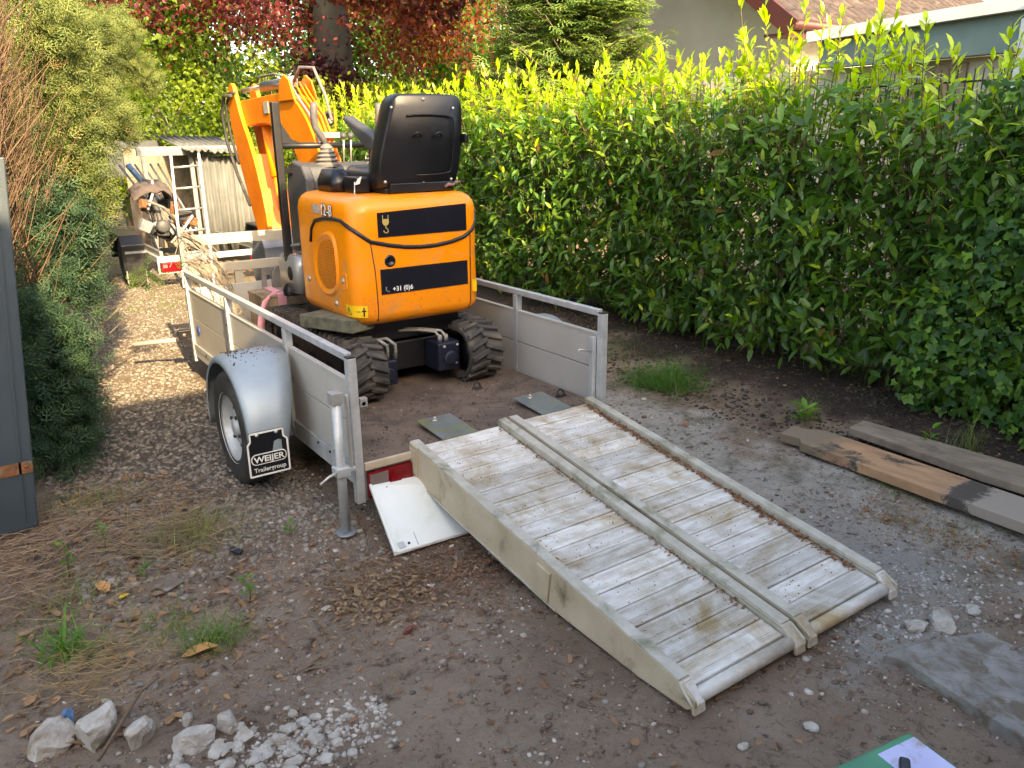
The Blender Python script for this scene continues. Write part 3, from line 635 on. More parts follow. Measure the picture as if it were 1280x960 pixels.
# side board planks, three bays each, two planks in a bay
for sx, nm in ((0, 'left'), (W, 'right')):
    for b_ in range(3):
        y0, y1 = PY[b_]+.022, PY[b_+1]-.022
        if b_ == 0: y0 = .03
        if sx == 0: xa, xb = .008, .030
        else: xa, xb = W-.030, W-.008
        MB().box(xa, xb, y0, y1, .302, .497).build('side_plank', alu, TRL, .002)
        MB().box(xa, xb, y0, y1, .503, .690).box(xa-.003, xb+.003, y0+.001, y1-.001, .690, .702).build('side_plank', alu, TRL, .002)
    for i, y in enumerate(PY):
        z0 = (.115, .25, .25, .16)[i]; xo = -.004 if sx == 0 else W-.036+.0
        x0 = -.008 if sx == 0 else W-.034
        MB().box(x0, x0+.042, y-.020, y+.020, z0, .795 if i else .812).build('side_post', galv, TRL, .003)
        if i == 0: MB().box(x0+.001, x0+.041, y-.019, y+.019, .8125, .818).build('post_cap', blackp, TRL)
    xr = .013 if sx == 0 else W-.013
    MB().box(xr-.018, xr+.018, .042, L_-.005, .797, .83).build('top_rail', galv, TRL, .003)
# lower edge flange on the outside with bolts
MB().box(-.004, .006, .05, .80, .262, .300).box(-.004, .006, 1.3, 2.84, .262, .300).build('edge_flange', galv, TRL, .001)
bb = MB()
for y in (.30, .45, 1.5, 2.1, 2.5): bb.ring((-.004, y, .28), 'x', [(0, -.006), (.007, -.006), (.007, 0)], 8)
for y in PY[1:3]: bb.ring((-.009, y-.002, .62), 'x', [(0, -.005), (.007, -.005), (.007, 0)], 8).ring((-.009, y-.002, .38), 'x', [(0, -.005), (.007, -.005), (.007, 0)], 8)
bb.build('bolts', blackm, TRL)
rv = MB()
for b_ in range(3):
    for y in (PY[b_]+.05, PY[b_+1]-.05):
        for z in (.34, .46, .54, .66): rv.ring((.007, y, z), 'x', [(0, -.003), (.004, -.0025), (.005, 0)], 7)
rvo = rv.build('rivets', galvd, TRL); rvo['kind'] = 'stuff'
bd = MB(); bd.ring((0.003, 2.70, .42), 'x', [(0, 0), (.035, 0), (.035, .004)], 20); bd.build('blue_badge', bluebadge, TRL)
# headboard
MB().box(.045, W-.045, L_-.028, L_-.006, .312, .70).build('headboard_panel', alu, TRL, .002)
MB().box(-.008, .034, L_-.02, L_+.02, .832, 1.135).build('headboard_post', frameg, TRL, .003)
MB().box(W-.034, W+.008, L_-.02, L_+.02, .832, 1.12).build('headboard_post', frameg, TRL, .003)
cream = M('sun tinted cream bar', (.44, .40, .32), (.36, .33, .26), 5, .55, .1, .05, 60, (.33, .30, .22), (.62, .8), 5)  # warm sunlight put into the cream colour of the bars
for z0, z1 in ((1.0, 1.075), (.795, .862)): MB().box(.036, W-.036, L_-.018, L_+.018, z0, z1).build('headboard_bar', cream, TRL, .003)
MB().box(.36, .42, L_-.015, L_+.015, .702, .793).box(1.05, 1.11, L_-.015, L_+.015, .702, .793).build('headboard_strut', cream, TRL, .002)
MB().bar((.45, L_, .24), (.72, 4.3, .30), .06, .07).bar((1.05, L_, .24), (.78, 4.3, .30), .06, .07).build('drawbar', galvd, TRL, .003)
MB().box(-.10, -.012, L_-.03, L_+.02, .335, .40).build('marker_bracket', blackp, TRL, .004)
MB().ring((-.06, L_-.032, .368), 'y', [(0, -.004), (.012, -.004), (.012, .0)], 12).build('marker_lamp', clearl, TRL)
# tail beam, light and number zone
MB().box(.036, W-.036, -.010, .008, .275, .312).build('tail_beam', beamm, TRL, .003)
MB().box(.036, W-.036, .009, .03, .12, .274).build('tail_panel', galvd, TRL)
for x0, x1 in ((.045, .275), (W-.275, W-.045)):
    lo = MB().box(x0, x1, -.016, .008, .135, .262).build('tail_light', redl, TRL, .004)
    MB().box(x0+.006, x0+.10, -.020, -.017, .185, .255).build('clear_lens', clearl, lo, .001)
    MB().prism([(x0+.10, .190), (x0+.165, .190), (x0+.1325, .246)], 'y', -.026, -.017).build('triangle_reflector', redl, lo, .001)
# wheel arches, wheels
for s, cx in ((-1, -.238), (1, W+.22)):
    c = Vector((cx, .87, .30)); wh = MB().ring(c, 'x', [(.175, -.075), (.235, -.086), (.285, -.078), (.302, -.055), (.305, 0), (.302, .055), (.285, .078), (.235, .086), (.175, .075)], 44)
    tr = MB()
    wo = root('tmp', c, None, None); ORG[wo] = c; wo.name = 'wheel'; wo.parent = TRL; wo.location = c-ORG[TRL]
    wh.build('tyre', rubber, wo)
    d = s
    MB().ring(c, 'x', [(.19, d*.080), (.182, d*.070), (.165, d*.045), (.158, d*.02), (.145, d*.012), (.10, d*.030), (.085, d*.045), (.05, d*.045), (.045, d*.06), (.0, d*.062)], 36).build('rim', galv, wo, thick=0)
    hb_ = MB()
    for k in range(4):
        a = k*PI/2+.5; hb_.ring(c+Vector((d*.046, math.cos(a)*.068, math.sin(a)*.068)), 'x', [(.010, 0), (.010, d*.012), (0, d*.013)], 6)
    for k in range(10):
        a = k*2*PI/10; hb_.ring(c+Vector((d*.022, math.cos(a)*.125, math.sin(a)*.125)), 'x', [(.011, 0), (.011, d*.003), (0, d*.003)], 8)
    hb_.build('wheel_nut', blackm, wo)
    # mudguard: rounded sheet from front to rear
    a0, a1 = R(200), R(-12); rows = []; ns = 26
    xin, xout = (-.012, -.330) if s < 0 else (W+.012, W+.30)
    for k in range(ns+1):
        a = a0+(a1-a0)*k/ns; rr = .392 if s < 0 else .325
        xin = ((-.02-.13*max(0, min(1, (math.degrees(a)-110)/70))) if s < 0 else W+.012)
        py = c.y-math.cos(PI-a)*-1*rr*0 + math.cos(a)*rr*-1*-1; pz = c.z+math.sin(a)*rr
        prf = [(xin, 1.0), (xin+(xout-xin)*.30, 1.008), (xin+(xout-xin)*.66, 1.0), (xin+(xout-xin)*.90, .985), (xin+(xout-xin)*.975, .965), (xout, .935), (xout, .885)]
        rows.append([(px, c.y+math.cos(a)*rr*q, c.z+math.sin(a)*rr*q) for px, q in prf])
    mg = MB(); nn = len(rows[0]); mg.add([p for r_ in rows for p in r_], [(i*nn+k, i*nn+k+1, (i+1)*nn+k+1, (i+1)*nn+k) for i in range(ns) for k in range(nn-1)], True)
    mg_o = mg.build('mudguard', galvd if s > 0 else M('mudguard steel', (.30, .36, .40), (.25, .30, .345), 5, .45, .3, .03, 60, (.15, .13, .10), (.66, .8), 6), TRL, thick=.004)
# dirt crumbs on the mudguard
n = 150; a = rng.normal(R(84), R(13), n); xq = rng.uniform(-.30, -.05, n)
P = np.stack([xq, .87+np.cos(a)*.392, .30+np.sin(a)*.394], 1)
IT, IF = ico(1)
o = scatter('dirt_crumbs', IT, IF, P, rand_unit(n), rand_unit(n), rng.uniform(.002, .006, n), mixc((.05, .04, .03), (.12, .07, .04), rng.random(n)), stonec, TRL); o['kind'] = 'stuff'
# mud flap with lettering
fy = .475
fl = MB().prism([(-.352, .165), (-.150, .165), (-.150, .335), (-.168, .352), (-.168, .392), (-.338, .392), (-.338, .352), (-.352, .335)], 'y', fy, fy+.008).build('mud_flap', blackp, TRL)
def outline(poly, wd):   # thin band along polygon edges
    m = MB(); n = len(poly)
    for i in range(n):
        a = Vector((poly[i][0], fy-.003, poly[i][1])); b = Vector((poly[(i+1) % n][0], fy-.003, poly[(i+1) % n][1]))
        m.bar(a, b, .004, wd, (b-a).cross(Vector((0, 1, 0))))
    return m
outline([(-.348, .170), (-.154, .170), (-.154, .333), (-.172, .350), (-.172, .388), (-.334, .388), (-.334, .350), (-.348, .333)], .008).build('white_border', whitet, fl)
def rrect(x0, x1, z0, z1, r, n=5):
    o = []
    for cx, cz, a in ((x1-r, z1-r, 0), (x0+r, z1-r, 90), (x0+r, z0+r, 180), (x1-r, z0+r, 270)):
        for k in range(n+1): t = R(a+90*k/n); o.append((cx+r*math.cos(t), cz+r*math.sin(t)))
    return o
MB().prism(rrect(-.338, -.164, .226, .282, .024), 'y', fy-.003, fy-.001).build('name_plate', whitet, fl)
MB().prism(rrect(-.333, -.169, .231, .277, .020), 'y', fy-.0045, fy-.0031).build('name_plate_field', sblack, fl)
text('WEIJER', .042, (-.251, fy-.0055, .2395), (R(90), 0, 0), whitet, fl, bold=.0010, align='CENTER', sx=1.12)
text('Trailergroup', .031, (-.251, fy-.0055, .190), (R(90), 0, 0), whitet, fl, bold=.0004, align='CENTER', sx=1.0)
MB().ring((-.30, fy, .378), 'y', [(0, -.010), (.008, -.008), (.009, -.001)], 10).ring((-.205, fy, .378), 'y', [(0, -.010), (.008, -.008), (.009, -.001)], 10).build('rivet', chrome, fl)
# prop stand at the left rear corner
ps = MB().tube([(-.085, -.02, .012), (-.085, -.02, .64)], .0215, 16).build('prop_stand', galv, TRL)
MB().tube([(-.085, -.02, .0), (-.085, -.02, .010)], .045, 20).build('foot_plate', galvd, ps)
MB().box(-.112, -.058, -.047, .007, .63, .685).tube([(-.03, -.01, .30), (-.03, -.01, .66)], .010, 8).build('head_bracket', chrome, ps, .006)
MB().box(-.118, -.052, -.053, .012, .29, .335).box(-.052, -.010, -.02, .01, .295, .315).build('clamp', galv, ps, .005)
MB().tube([(-.10, -.04, .325), (-.16, -.06, .315), (-.205, -.07, .295)], [.008, .007, .006], 8).build('clamp_handle', chrome, ps)
MB().tube([(.05, -.012, .60), (.05, .03, .60)], .012, 8).box(.036, .07, -.012, .018, .585, .625).build('latch', chrome, TRL, .002)
MB().tube([(-.02+.022*math.cos(t), .16, .345-.0+.022*math.sin(t)) for t in np.linspace(0, 2*PI, 14)], .005, 6).build('ring', chrome, TRL)
# right side latch handle + tie rings on floor
MB().tube([(W-.055, .05, .60), (W-.15, .055, .625), (W-.17, .06, .60)][:2]+[(W-.16, .055, .60)], .005, 6).build('latch_handle', chrome, TRL)
MB().box(W-.060, W-.036, .042, .075, .33, .68).build('hinge_strip', galv, TRL, .003)
for x, y in ((1.36, .22), (1.05, .62)):
    MB().tube([(x+.022*math.cos(t), y+.01*math.sin(t), BZ+.02+.022*math.sin(t)) for t in np.linspace(0, 2*PI, 12)], .006, 6).box(x-.03, x+.03, y-.012, y+.012, BZ, BZ+.012).build('tie_ring', rubber, TRL)
# floor crumbs
n = 900; P = np.stack([rng.uniform(.08, 1.42, n), rng.uniform(.02, .8, n)**1.0, np.full(n, BZ+.001)], 1)
o = scatter('floor_crumbs', IT, IF, P, rand_unit(n), rand_unit(n), rng.uniform(.002, .006, n)*np.where(rng.random(n) < .05, 2, 1), mixc((.06, .045, .035), (.26, .2, .15), rng.random(n)**2), stonec, TRL); o['kind'] = 'stuff'
# folded-down tailgate lying under the ramps
tg = MB(); TLx = [(.045, -.018, .205), (-.005, -.345, .020), (1.45, -.40, .010), (1.45, -.018, .110)]
tn = [Vector((a, b, c-.014)) for a, b, c in TLx]; tg.add(TLx+tn, [(0, 1, 2, 3), (7, 6, 5, 4), (0, 4, 5, 1), (1, 5, 6, 2), (2, 6, 7, 3), (3, 7, 4, 0)])
tgo = MB(); tgo.v = tg.v; tgo.f = tg.f; tgo.sm = tg.sm; tgo = tgo.build('tailgate', white, TRL, .002)
def tgp(u, v, h=0):
    a = Vector(TLx[0]).lerp(Vector(TLx[3]), u); b = Vector(TLx[1]).lerp(Vector(TLx[2]), u); return a.lerp(b, v)+Vector((0, -.35, .9))*h
MB().bar(tgp(.004, 0, .004), tgp(.004, 1, .004), .012, .010).build('edge_trim', whitep, tgo, .002)
MB().bar(tgp(.082, 0.02, .0006), tgp(.082, .98, .0006), .003, .002).build('seam', galvd, tgo)
MB().obox(tgp(.03, .93, .004), (.03, .03, .008), (.5, 0, 0)).build('corner_block', chrome, tgo, .002)
MB().tube([tgp(.055, .08, 0), tgp(.055, .08, .005)], .006, 8).tube([tgp(.055, .93, 0), tgp(.055, .93, .005)], .006, 8).build('screws', blackm, tgo)

# ================================================================ loading ramps
def zt(y): return .345+(y-.03)*(.245/1.73)     # top of beams
slope = math.atan2(.245, 1.73)
def ramp_(x0, x1, label):
    r_ = root('loading_ramp', ((x0+x1)/2, -.9, 0), label, 'ramp', 'aluminium loading ramps lowered from the trailer')
    bw = .049; ins = .028
    prof_ = [(.035, zt(.035)), (.035, .165), (-.35, .105), (-.75, .050), (-1.10, .015), (-1.55, .006), (-1.76, .018), (-1.795, .045), (-1.79, .066), (-1.735, zt(-1.72))]
    outer = []
    for a, b, nm in ((x0, x0+bw, 0), (x1-bw, x1, 1)):
        bm2 = MB()
        bm2.prism(prof_, 'x', a if nm == 0 else b-.010, a+.010 if nm == 0 else b)        # web on the outside
        top = [(.035, zt(.035)), (-1.735, zt(-1.72)), (-1.735, zt(-1.72)-.012), (.035, zt(.035)-.012)]
        inn = b-.007 if nm == 0 else a
        bm2.prism([(y, z) for y, z in top], 'x', (a+.0101 if nm == 0 else a), (b if nm == 0 else b-.0101))
        bm2.prism([(.033, zt(.033)-.0121), (-1.735, zt(-1.735)-.0121), (-1.76, .030), (-1.76, .022), (.033, zt(.033)-.075)], 'x', inn, inn+.007)
        bm2.build('side_beam', beamm if nm == 0 else beamg, r_, .0025)
        MB().bar((a+bw/2, .030, zt(.03)+.0035), (a+bw/2, -1.72, zt(-1.71)+.0035), bw-.002, .006).build('beam_flange', beamg, r_, .0015)
        ec = MB().obox((a+bw/2, -1.755, .068), (bw+.004, .085, .014), (R(42), 0, 0)).obox((a+bw/2, -1.786, .032), (bw+.003, .014, .034), (R(-12), 0, 0)); ec.build('end_shoe', aluram, r_, .004)
    # patches on the outer web
    if x0 < .5:
        MB().obox((x0-.004, -.005, .265), (.010, .075, .165), (slope, 0, 0)).obox((x0-.012, -.005, .265), (.006, .050, .12), (slope, 0, 0)).build('end_bracket', beamm, r_, .004)
        MB().obox((x0-.004, -1.02, .105), (.010, .085, .135), (slope, 0, 0)).build('mid_bracket', beamm, r_, .003)
        ys2 = np.linspace(.0, -1.7, 14)
        MB().bar((x0-.002, .03, .172), (x0-.002, -.35, .112), .006, .006).bar((x0-.002, -.35, .112), (x0-.002, -1.1, .022), .006, .006).build('lower_lip', beamg, r_)
    # treads: ribbed planks
    n = 18; y_top = .02; y_bot = -1.735; step = (y_top-y_bot)/n; wd = (x1-bw-.008)-(x0+bw+.008)
    d = step/math.cos(slope)*.985
    pf = [(0, 0)]; 
    rib = [(.015, 1), (.14, 1), (.15, .55), (.17, .55), (.18, 1), (.22, 1), (.23, .55), (.25, .55), (.26, 1), (.30, 1), (.31, .55), (.33, .55), (.34, 1), (.70, 1), (.71, .55), (.73, .55), (.74, 1), (.78, 1), (.79, .55), (.81, .55), (.82, 1), (.955, 1), (.965, -1.2), (1.0, -1.2)]
    poly = [(t*d, h*.0040) for t, h in [(0, 0)]+rib]+[(d, -.018), (0, -.018)]
    tmb = MB().prism(poly, 'x', -wd/2, wd/2); tp = tmb.build('tread_plank', aluram, None); tme2 = tp.data; bpy.data.objects.remove(tp)
    for k in range(n):
        y = y_bot+k*step
        inst('tread_plank', tme2, ((x0+x1)/2, y, zt(y)-ins+random.uniform(-.0015, .0015)), r_, (slope+random.uniform(-.006, .006), 0, random.uniform(-.002, .002)))
    MB().tube([(x0+bw-.004, -1.758, .047), (x1-bw+.004, -1.758, .047)], .025, 20).build('nose_bar', alu if False else aluram, r_)
    # lip plate lying on the bed with an eye bolt
    xc = x0+.27 if x0 < .5 else x0+.30
    lp = MB().obox((xc, .145, BZ+.022), (.20, .27, .006), (R(4), 0, R(0))).build('lip_plate', M('stained steel plate', (.22, .25, .24), (.15, .17, .165), 6, .45, .4, .05, 60, (.20, .24, .10), (.50, .62), 7), r_, .001)
    MB().tube([(xc-.02, .23, BZ+.028), (xc-.02, .23, BZ+.040)], .016, 10).tube([(xc-.02, .23, BZ+.040), (xc-.02, .23, BZ+.052)], .008, 8).build('bolt', chrome, lp)
    # rubbish collected along the inner edges
    m = 1100 if x0 > .5 else 260; s_ = rng.random(m); y = .0-1.65*s_; side = np.full(m, x1-bw-.008) if x0 > .5 else np.where(rng.random(m) < .8, x1-bw-.008, x0+bw+.01)
    x = side-np.abs(rng.normal(size=m))*.013; 
    P = np.stack([x, y, zt(y)-ins+.007+rng.uniform(0, .006, m)], 1)
    o = scatter('leaf_litter', OVAL_T, OVAL_F, P, rand_unit(m)*np.array([1, 1, .3]), rand_unit(m)*.7+np.array([0, 0, 1]), rng.uniform(.006, .022, m)*(1+.8*(rng.random(m) > .94)), mixc((.14, .065, .035), (.34, .20, .11), rng.random(m)), deadl, r_); o['kind'] = 'stuff'
    m = 260; y = rng.uniform(-1.65, 0, m); P = np.stack([rng.uniform(x0+.06, x1-.06, m), y, zt(y)-ins+.0045], 1)
    o = scatter('grit', IT, IF, P, rand_unit(m), rand_unit(m), rng.uniform(.0012, .0032, m), mixc((.10, .07, .045), (.25, .18, .11), rng.random(m)), stonec, r_); o['kind'] = 'stuff'
    return r_
ramp_(.290, .847, 'left loading ramp with cream stained outer beam, nearest the camera')
ramp_(.868, 1.428, 'right loading ramp with brown leaves caught along its outer beam')

# ================================================================ mini excavator
EX = root('mini_excavator', (.80, 1.4, BZ), 'orange mini excavator with black seat parked on the trailer bed', 'excavator')
def rr_ring(x0, x1, y0, y1, r, z, n=6):
    o = []
    for cx, cy, a in ((x1-r, y1-r, 0), (x0+r, y1-r, 90), (x0+r, y0+r, 180), (x1-r, y0+r, 270)):
        for k in range(n+1): t = R(a+90*k/n); o.append((cx+r*math.cos(t), cy+r*math.sin(t), z))
    return o
X0, X1, Y0, Y1 = .395, 1.205, .775, 1.62
rings = []
for z, i in ((.735, .075), (.742, .048), (.760, .022), (.785, .006), (.81, 0.0), (1.0, 0), (1.2, 0), (1.345, 0), (1.385, .008), (1.41, .024), (1.428, .050), (1.435, .085)):
    rings.append(rr_ring(X0+i, X1-i, Y0+i, Y1-i*.4, .105, z))
body = MB().loft(rings).build('engine_cover', orange, EX)
# black sweeping band (groove trim) around left side and rear
def band_pts():
    side = [(1.36, 1.16), (1.33, 1.24), (1.27, 1.285), (1.15, 1.305), (1.0, 1.312), (.90, 1.310)]
    pts = [Vector((X0, y, z)) for y, z in side]
    cx, cy, r = X0+.105, Y0+.105, .105
    zz_ = [1.302, 1.292, 1.278, 1.262, 1.243, 1.222, 1.203]
    for k in range(7): t = R(180+90*k/6); pts.append(Vector((cx+r*math.cos(t), cy+r*math.sin(t), zz_[k])))
    for x, z in ((.53, 1.196), (.60, 1.178), (.70, 1.160), (.80, 1.152), (.90, 1.153), (1.0, 1.165), (1.08, 1.185)): pts.append(Vector((x, Y0, z)))
    cx = X1-.105
    for k in range(5): t = R(270+90*k/4); pts.append(Vector((cx+r*math.cos(t), cy+r*math.sin(t), 1.196+.018*k+.006*k*k)))
    return pts
bp_ = band_pts()
MB().tube(bp_, .0115, 8).build('rubber_trim', blackp, EX)
# panel seams
seam = MB(); c0 = Vector((X0+.105, Y0+.105, 0)); a_ = R(262)
sx_ = [(c0.x+math.cos(R(262))*.1062, c0.y+math.sin(R(262))*.1062)]
pts = [(.497, Y0-.0003, 1.21), (.503, Y0-.0012, 1.15), (.515, Y0-.0012, 1.05), (.520, Y0-.0012, .92), (.520, Y0-.0012, .81), (.520, Y0+.015, .765)]
seam.tube(pts, .0028, 5).build('panel_gap', darkint, EX); seam = MB()
seam.tube([(1.125, Y0+.000, 1.20), (1.122, Y0-.0002, 1.0), (1.118, Y0+.0, .81), (1.112, Y0+.02, .762)], .0028, 5)
seam.build('panel_gap', darkint, EX)
# side door: raised rounded panel with recessed grille
door_poly = [(1.50, .80), (1.52, 1.0), (1.47, 1.18), (1.38, 1.255), (1.2, 1.282), (.98, 1.285), (.90, 1.26), (.885, 1.1), (.885, .83), (.93, .795), (1.3, .775)]
gpoly = [(1.30, .95), (1.31, 1.06), (1.25, 1.17), (1.13, 1.225), (1.03, 1.225), (.995, 1.17), (.985, 1.03), (1.01, .925), (1.09, .885), (1.2, .88)]
def scaled(poly, s, cx=None):
    cy = sum(p[0] for p in poly)/len(poly); cz = sum(p[1] for p in poly)/len(poly); return [(cy+(p[0]-cy)*s, cz+(p[1]-cz)*s) for p in poly]
def smoothp(poly, it=2):
    for _ in range(it): poly = [q for i in range(len(poly)) for q in ((poly[i][0]*.75+poly[(i+1) % len(poly)][0]*.25, poly[i][1]*.75+poly[(i+1) % len(poly)][1]*.25), (poly[i][0]*.25+poly[(i+1) % len(poly)][0]*.75, poly[i][1]*.25+poly[(i+1) % len(poly)][1]*.75))]
    return poly
dp = smoothp(door_poly); gp = smoothp(gpoly); gp2 = scaled(gp, .82)
# recess frame ring around grille
dr = MB()
def ringface(A, xa, B_, xb):
    n = len(A); dr.add([(xa, *p) for p in A]+[(xb, *p) for p in B_], [(i, (i+1) % n, (i+1) % n+n, i+n) for i in range(n)], True)
g1 = scaled(gp, 1.10)
ringface(g1, X0-.001, gp, X0-.014); ringface(gp, X0-.014, gp2, X0-.003)
door = dr.build('grille_surround', orange, EX)
MB().prism(gp2, 'x', X0-.0035, X0+.004).build('grille_back', M('orange with recess shade', (.30, .11, .01), (.22, .08, .008), 5, .6), EX)  # shade of the recess put into a darker orange
gr_ = MB()
def chord(z, poly):
    xs_ = []
    for i in range(len(poly)):
        a, b = poly[i], poly[(i+1) % len(poly)]
        if (a[1]-z)*(b[1]-z) < 0: xs_.append(a[0]+(b[0]-a[0])*(z-a[1])/(b[1]-a[1]))
    return (min(xs_), max(xs_)) if len(xs_) > 1 else None
for k in range(24):
    z = .90+k*.0135; c = chord(z, gp2)
    if c: gr_.box(X0-.009, X0-.0036, c[0], c[1], z-.0032, z+.0032)
for k in range(22):
    y = .99+k*.0145; zs = [z for z in np.arange(.88, 1.24, .004) if (lambda c: c and c[0] < y < c[1])(chord(z, gp2))]
    if zs: gr_.box(X0-.0085, X0-.0037, y-.0025, y+.0025, min(zs), max(zs))
gr_.build('grille', M('grille orange', (.62, .20, .01), (.5, .16, .008), 5, .5), EX)
# lower side step / hinge details
for (y, z) in ((1.44, .93), (1.05, .84), (.93, .985)):
    MB().ring((X0, y, z), 'x', [(0, -.010), (.012, -.009), (.016, -.004), (.02, 0)], 14).build('cover_bolt', chrome, EX)
MB().ring((X1, .95, 1.0), 'x', [(0, .010), (.012, .009), (.02, 0)], 12).build('cover_bolt', chrome, EX)
MB().prism(rrect(.88, .96, .935, 1.03, .02), 'x', X0-.003, X0+.002).build('lock_boss', orange, EX, .002)
# rear filler hole
MB().ring((.607, Y0, 1.092), 'y', [(0, .0), (.018, -.001), (.020, -.006), (.030, -.007), (.033, -.001)], 24).build('filler_cap', sblack, EX)
# stickers
def sticker(name, poly, mat, y=Y0): return MB().prism(poly, 'y', y-.0035, y-.0005).build(name, mat, EX)
st1 = sticker('black_sticker', [(.545, 1.222), (1.100, 1.222), (1.100, 1.372), (.545, 1.352)], sblack)
st2 = sticker('black_sticker', [(.545, .912), (1.100, .912), (1.100, 1.050), (.545, 1.050)], sblack)
# hook symbol
hk = MB(); hx, yy_ = .592, Y0-.005
hk.prism([(hx-.018, 1.318), (hx+.018, 1.318), (hx+.020, 1.300), (hx+.010, 1.284), (hx-.010, 1.284), (hx-.020, 1.300)], 'y', yy_, yy_+.0012)
hk.box(hx-.018, hx-.014, yy_, yy_+.0012, 1.319, 1.338).box(hx+.014, hx+.018, yy_, yy_+.0012, 1.319, 1.338).box(hx-.003, hx+.003, yy_, yy_+.0012, 1.270, 1.2835)
hk.tube([(hx+.0125*math.cos(t), yy_+.0005, 1.256+.0125*math.sin(t)) for t in np.linspace(R(100), R(-190), 14)], .0032, 5)
hk.build('hook_symbol', gold, st1, recalc=True)
text('+31 (0)6', .036, (.612, Y0-.0050, .925), (R(90), 0, 0), whitet, st2, bold=.0006)
MB().tube([(.575, Y0-.0045, .952), (.572, Y0-.0045, .938), (.580, Y0-.0045, .928), (.592, Y0-.0045, .925)], [.004, .0025, .0025, .004], 6).build('phone_symbol', M('grey print', (.25, .25, .24)), st2)
# type decal on left side near top
dm = M('silver print', (.45, .43, .40), (.36, .34, .32), 60, .4)
for k in range(3): MB().box(X0-.0025, X0-.0008, 1.245-k*.034-.014+.03, 1.245-k*.034+.014+.03, 1.328, 1.380).build('decal_block', dm, EX)
text('12-8', .088, (X0-.0050, 1.17, 1.325), (R(90), 0, R(-90)), sblack, EX, bold=.0045, name='decal_outline')
text('12-8', .088, (X0-.0065, 1.17, 1.325), (R(90), 0, R(-90)), whitet, EX, bold=.0005)
# warning stickers
def warn(poly_y0, poly_y1, z0, z1):
    w_ = MB().box(X0-.003, X0-.0006, poly_y0, poly_y1, z0, z1).build('warning_sticker', yel, EX)
    m = MB(); cy = poly_y1-(poly_y1-poly_y0)*.27; s = (z1-z0)*.36; zc = (z0+z1)/2-.004
    tri = [Vector((X0-.0042, cy-s, zc-s*.7)), Vector((X0-.0042, cy+s, zc-s*.7)), Vector((X0-.0042, cy, zc+s))]
    for i in range(3): m.bar(tri[i], tri[(i+1) % 3], .0035, .0015, (1, 0, 0))
    m.box(X0-.0048, X0-.0034, cy-.003, cy+.003, zc-.008, zc+.010)
    c2 = poly_y0+(poly_y1-poly_y0)*.16
    m.box(X0-.0048, X0-.0034, c2-.006, c2+.006, z0+.006, z1-.008).box(X0-.0048, X0-.0034, c2-.014, c2+.014, zc-.002, zc+.006).box(X0-.0048, X0-.0034, c2+.02, c2+.045, zc-.001, zc+.004)
    m.build('warning_symbol', sblack, w_)
def cw(sarc, z, h=.0):     # arc length from the left side round the rear left corner
    r = .105+h; cx, cy = X0+.105, Y0+.105
    if sarc < 0: return Vector((X0-h, cy-sarc, z))
    a = PI+min(sarc/.105, PI/2); e = max(0, sarc-.105*PI/2)
    return Vector((cx+r*math.cos(a)+e, cy+r*math.sin(a), z))
ws = MB(); ss = np.linspace(-.035, .125, 13)
for q in ss: ws.v += [cw(q, .795, .002), cw(q, .860, .002)]
ws.f = [(2*i, 2*i+2, 2*i+3, 2*i+1) for i in range(12)]; ws.sm = [True]*12
wso = ws.build('warning_sticker', yel, EX)
wm = MB(); tri = [(-.022, .808), (.028, .808), (.003, .848)]
for i in range(3): a, b = tri[i], tri[(i+1) % 3]; wm.tube([cw(a[0]+(b[0]-a[0])*t, a[1]+(b[1]-a[1])*t, .0028) for t in (0, .5, 1)], .0016, 4)
wm.tube([cw(.003, .816, .0028), cw(.003, .834, .0028)], .002, 4).build('warning_symbol', sblack, wso); wm = MB()
wm.tube([cw(.105, .803, .0028), cw(.105, .851, .0028)], .004, 5).tube([cw(.093, .832, .0028), cw(.117, .832, .0028)], .004, 5).tube([cw(.060, .828, .0028), cw(.085, .828, .0028)], .0022, 4)
wm.build('warning_symbol', sblack, wso)
MB().box(1.135, 1.165, Y0+.004, Y0+.007, .86, .93).build('warning_sticker', yel, EX)
n = 260; sa = rng.uniform(-.7, 1.5, n); zs_ = .79+np.abs(rng.normal(0, .09, n))
P = np.array([[*(lambda q: (X0-.0005, Y0+.105-q) if q < 0 else (X0+.105-math.cos(min(q/.105, PI/2))*.1055+max(0, q-.165), Y0+.105-math.sin(min(q/.105, PI/2))*.1055))(q)] for q in sa*.6]); P = np.concatenate([P, zs_[:, None]], 1); kp = P[:, 0] < 1.09
o = scatter('mud_specks', ico(1)[0], ico(1)[1], P[kp], rand_unit(kp.sum()), rand_unit(kp.sum()), rng.uniform(.0008, .0028, kp.sum()), mixc((.14, .09, .05), (.26, .19, .12), rng.random(kp.sum())), stonec, EX); o['kind'] = 'stuff'
# counterweight under, undercarriage
MB().box(.46, 1.14, .95, 1.70, .60, .733).build('turntable', blackm, EX, .01)
MB().tube([(.80, 1.35, .50), (.80, 1.35, .60)], .24, 24).build('slew_ring', blackm, EX)
MB().box(.54, 1.05, 1.0, 1.75, .40, .52).box(.54, 1.06, .98, 1.06, .40, .58).build('undercarriage', blackm, EX, .012)
MB().tube([(.62, 1.1, .735), (.62, 1.1, .705)], .012, 8).build('drain_nipple', blackm, EX)
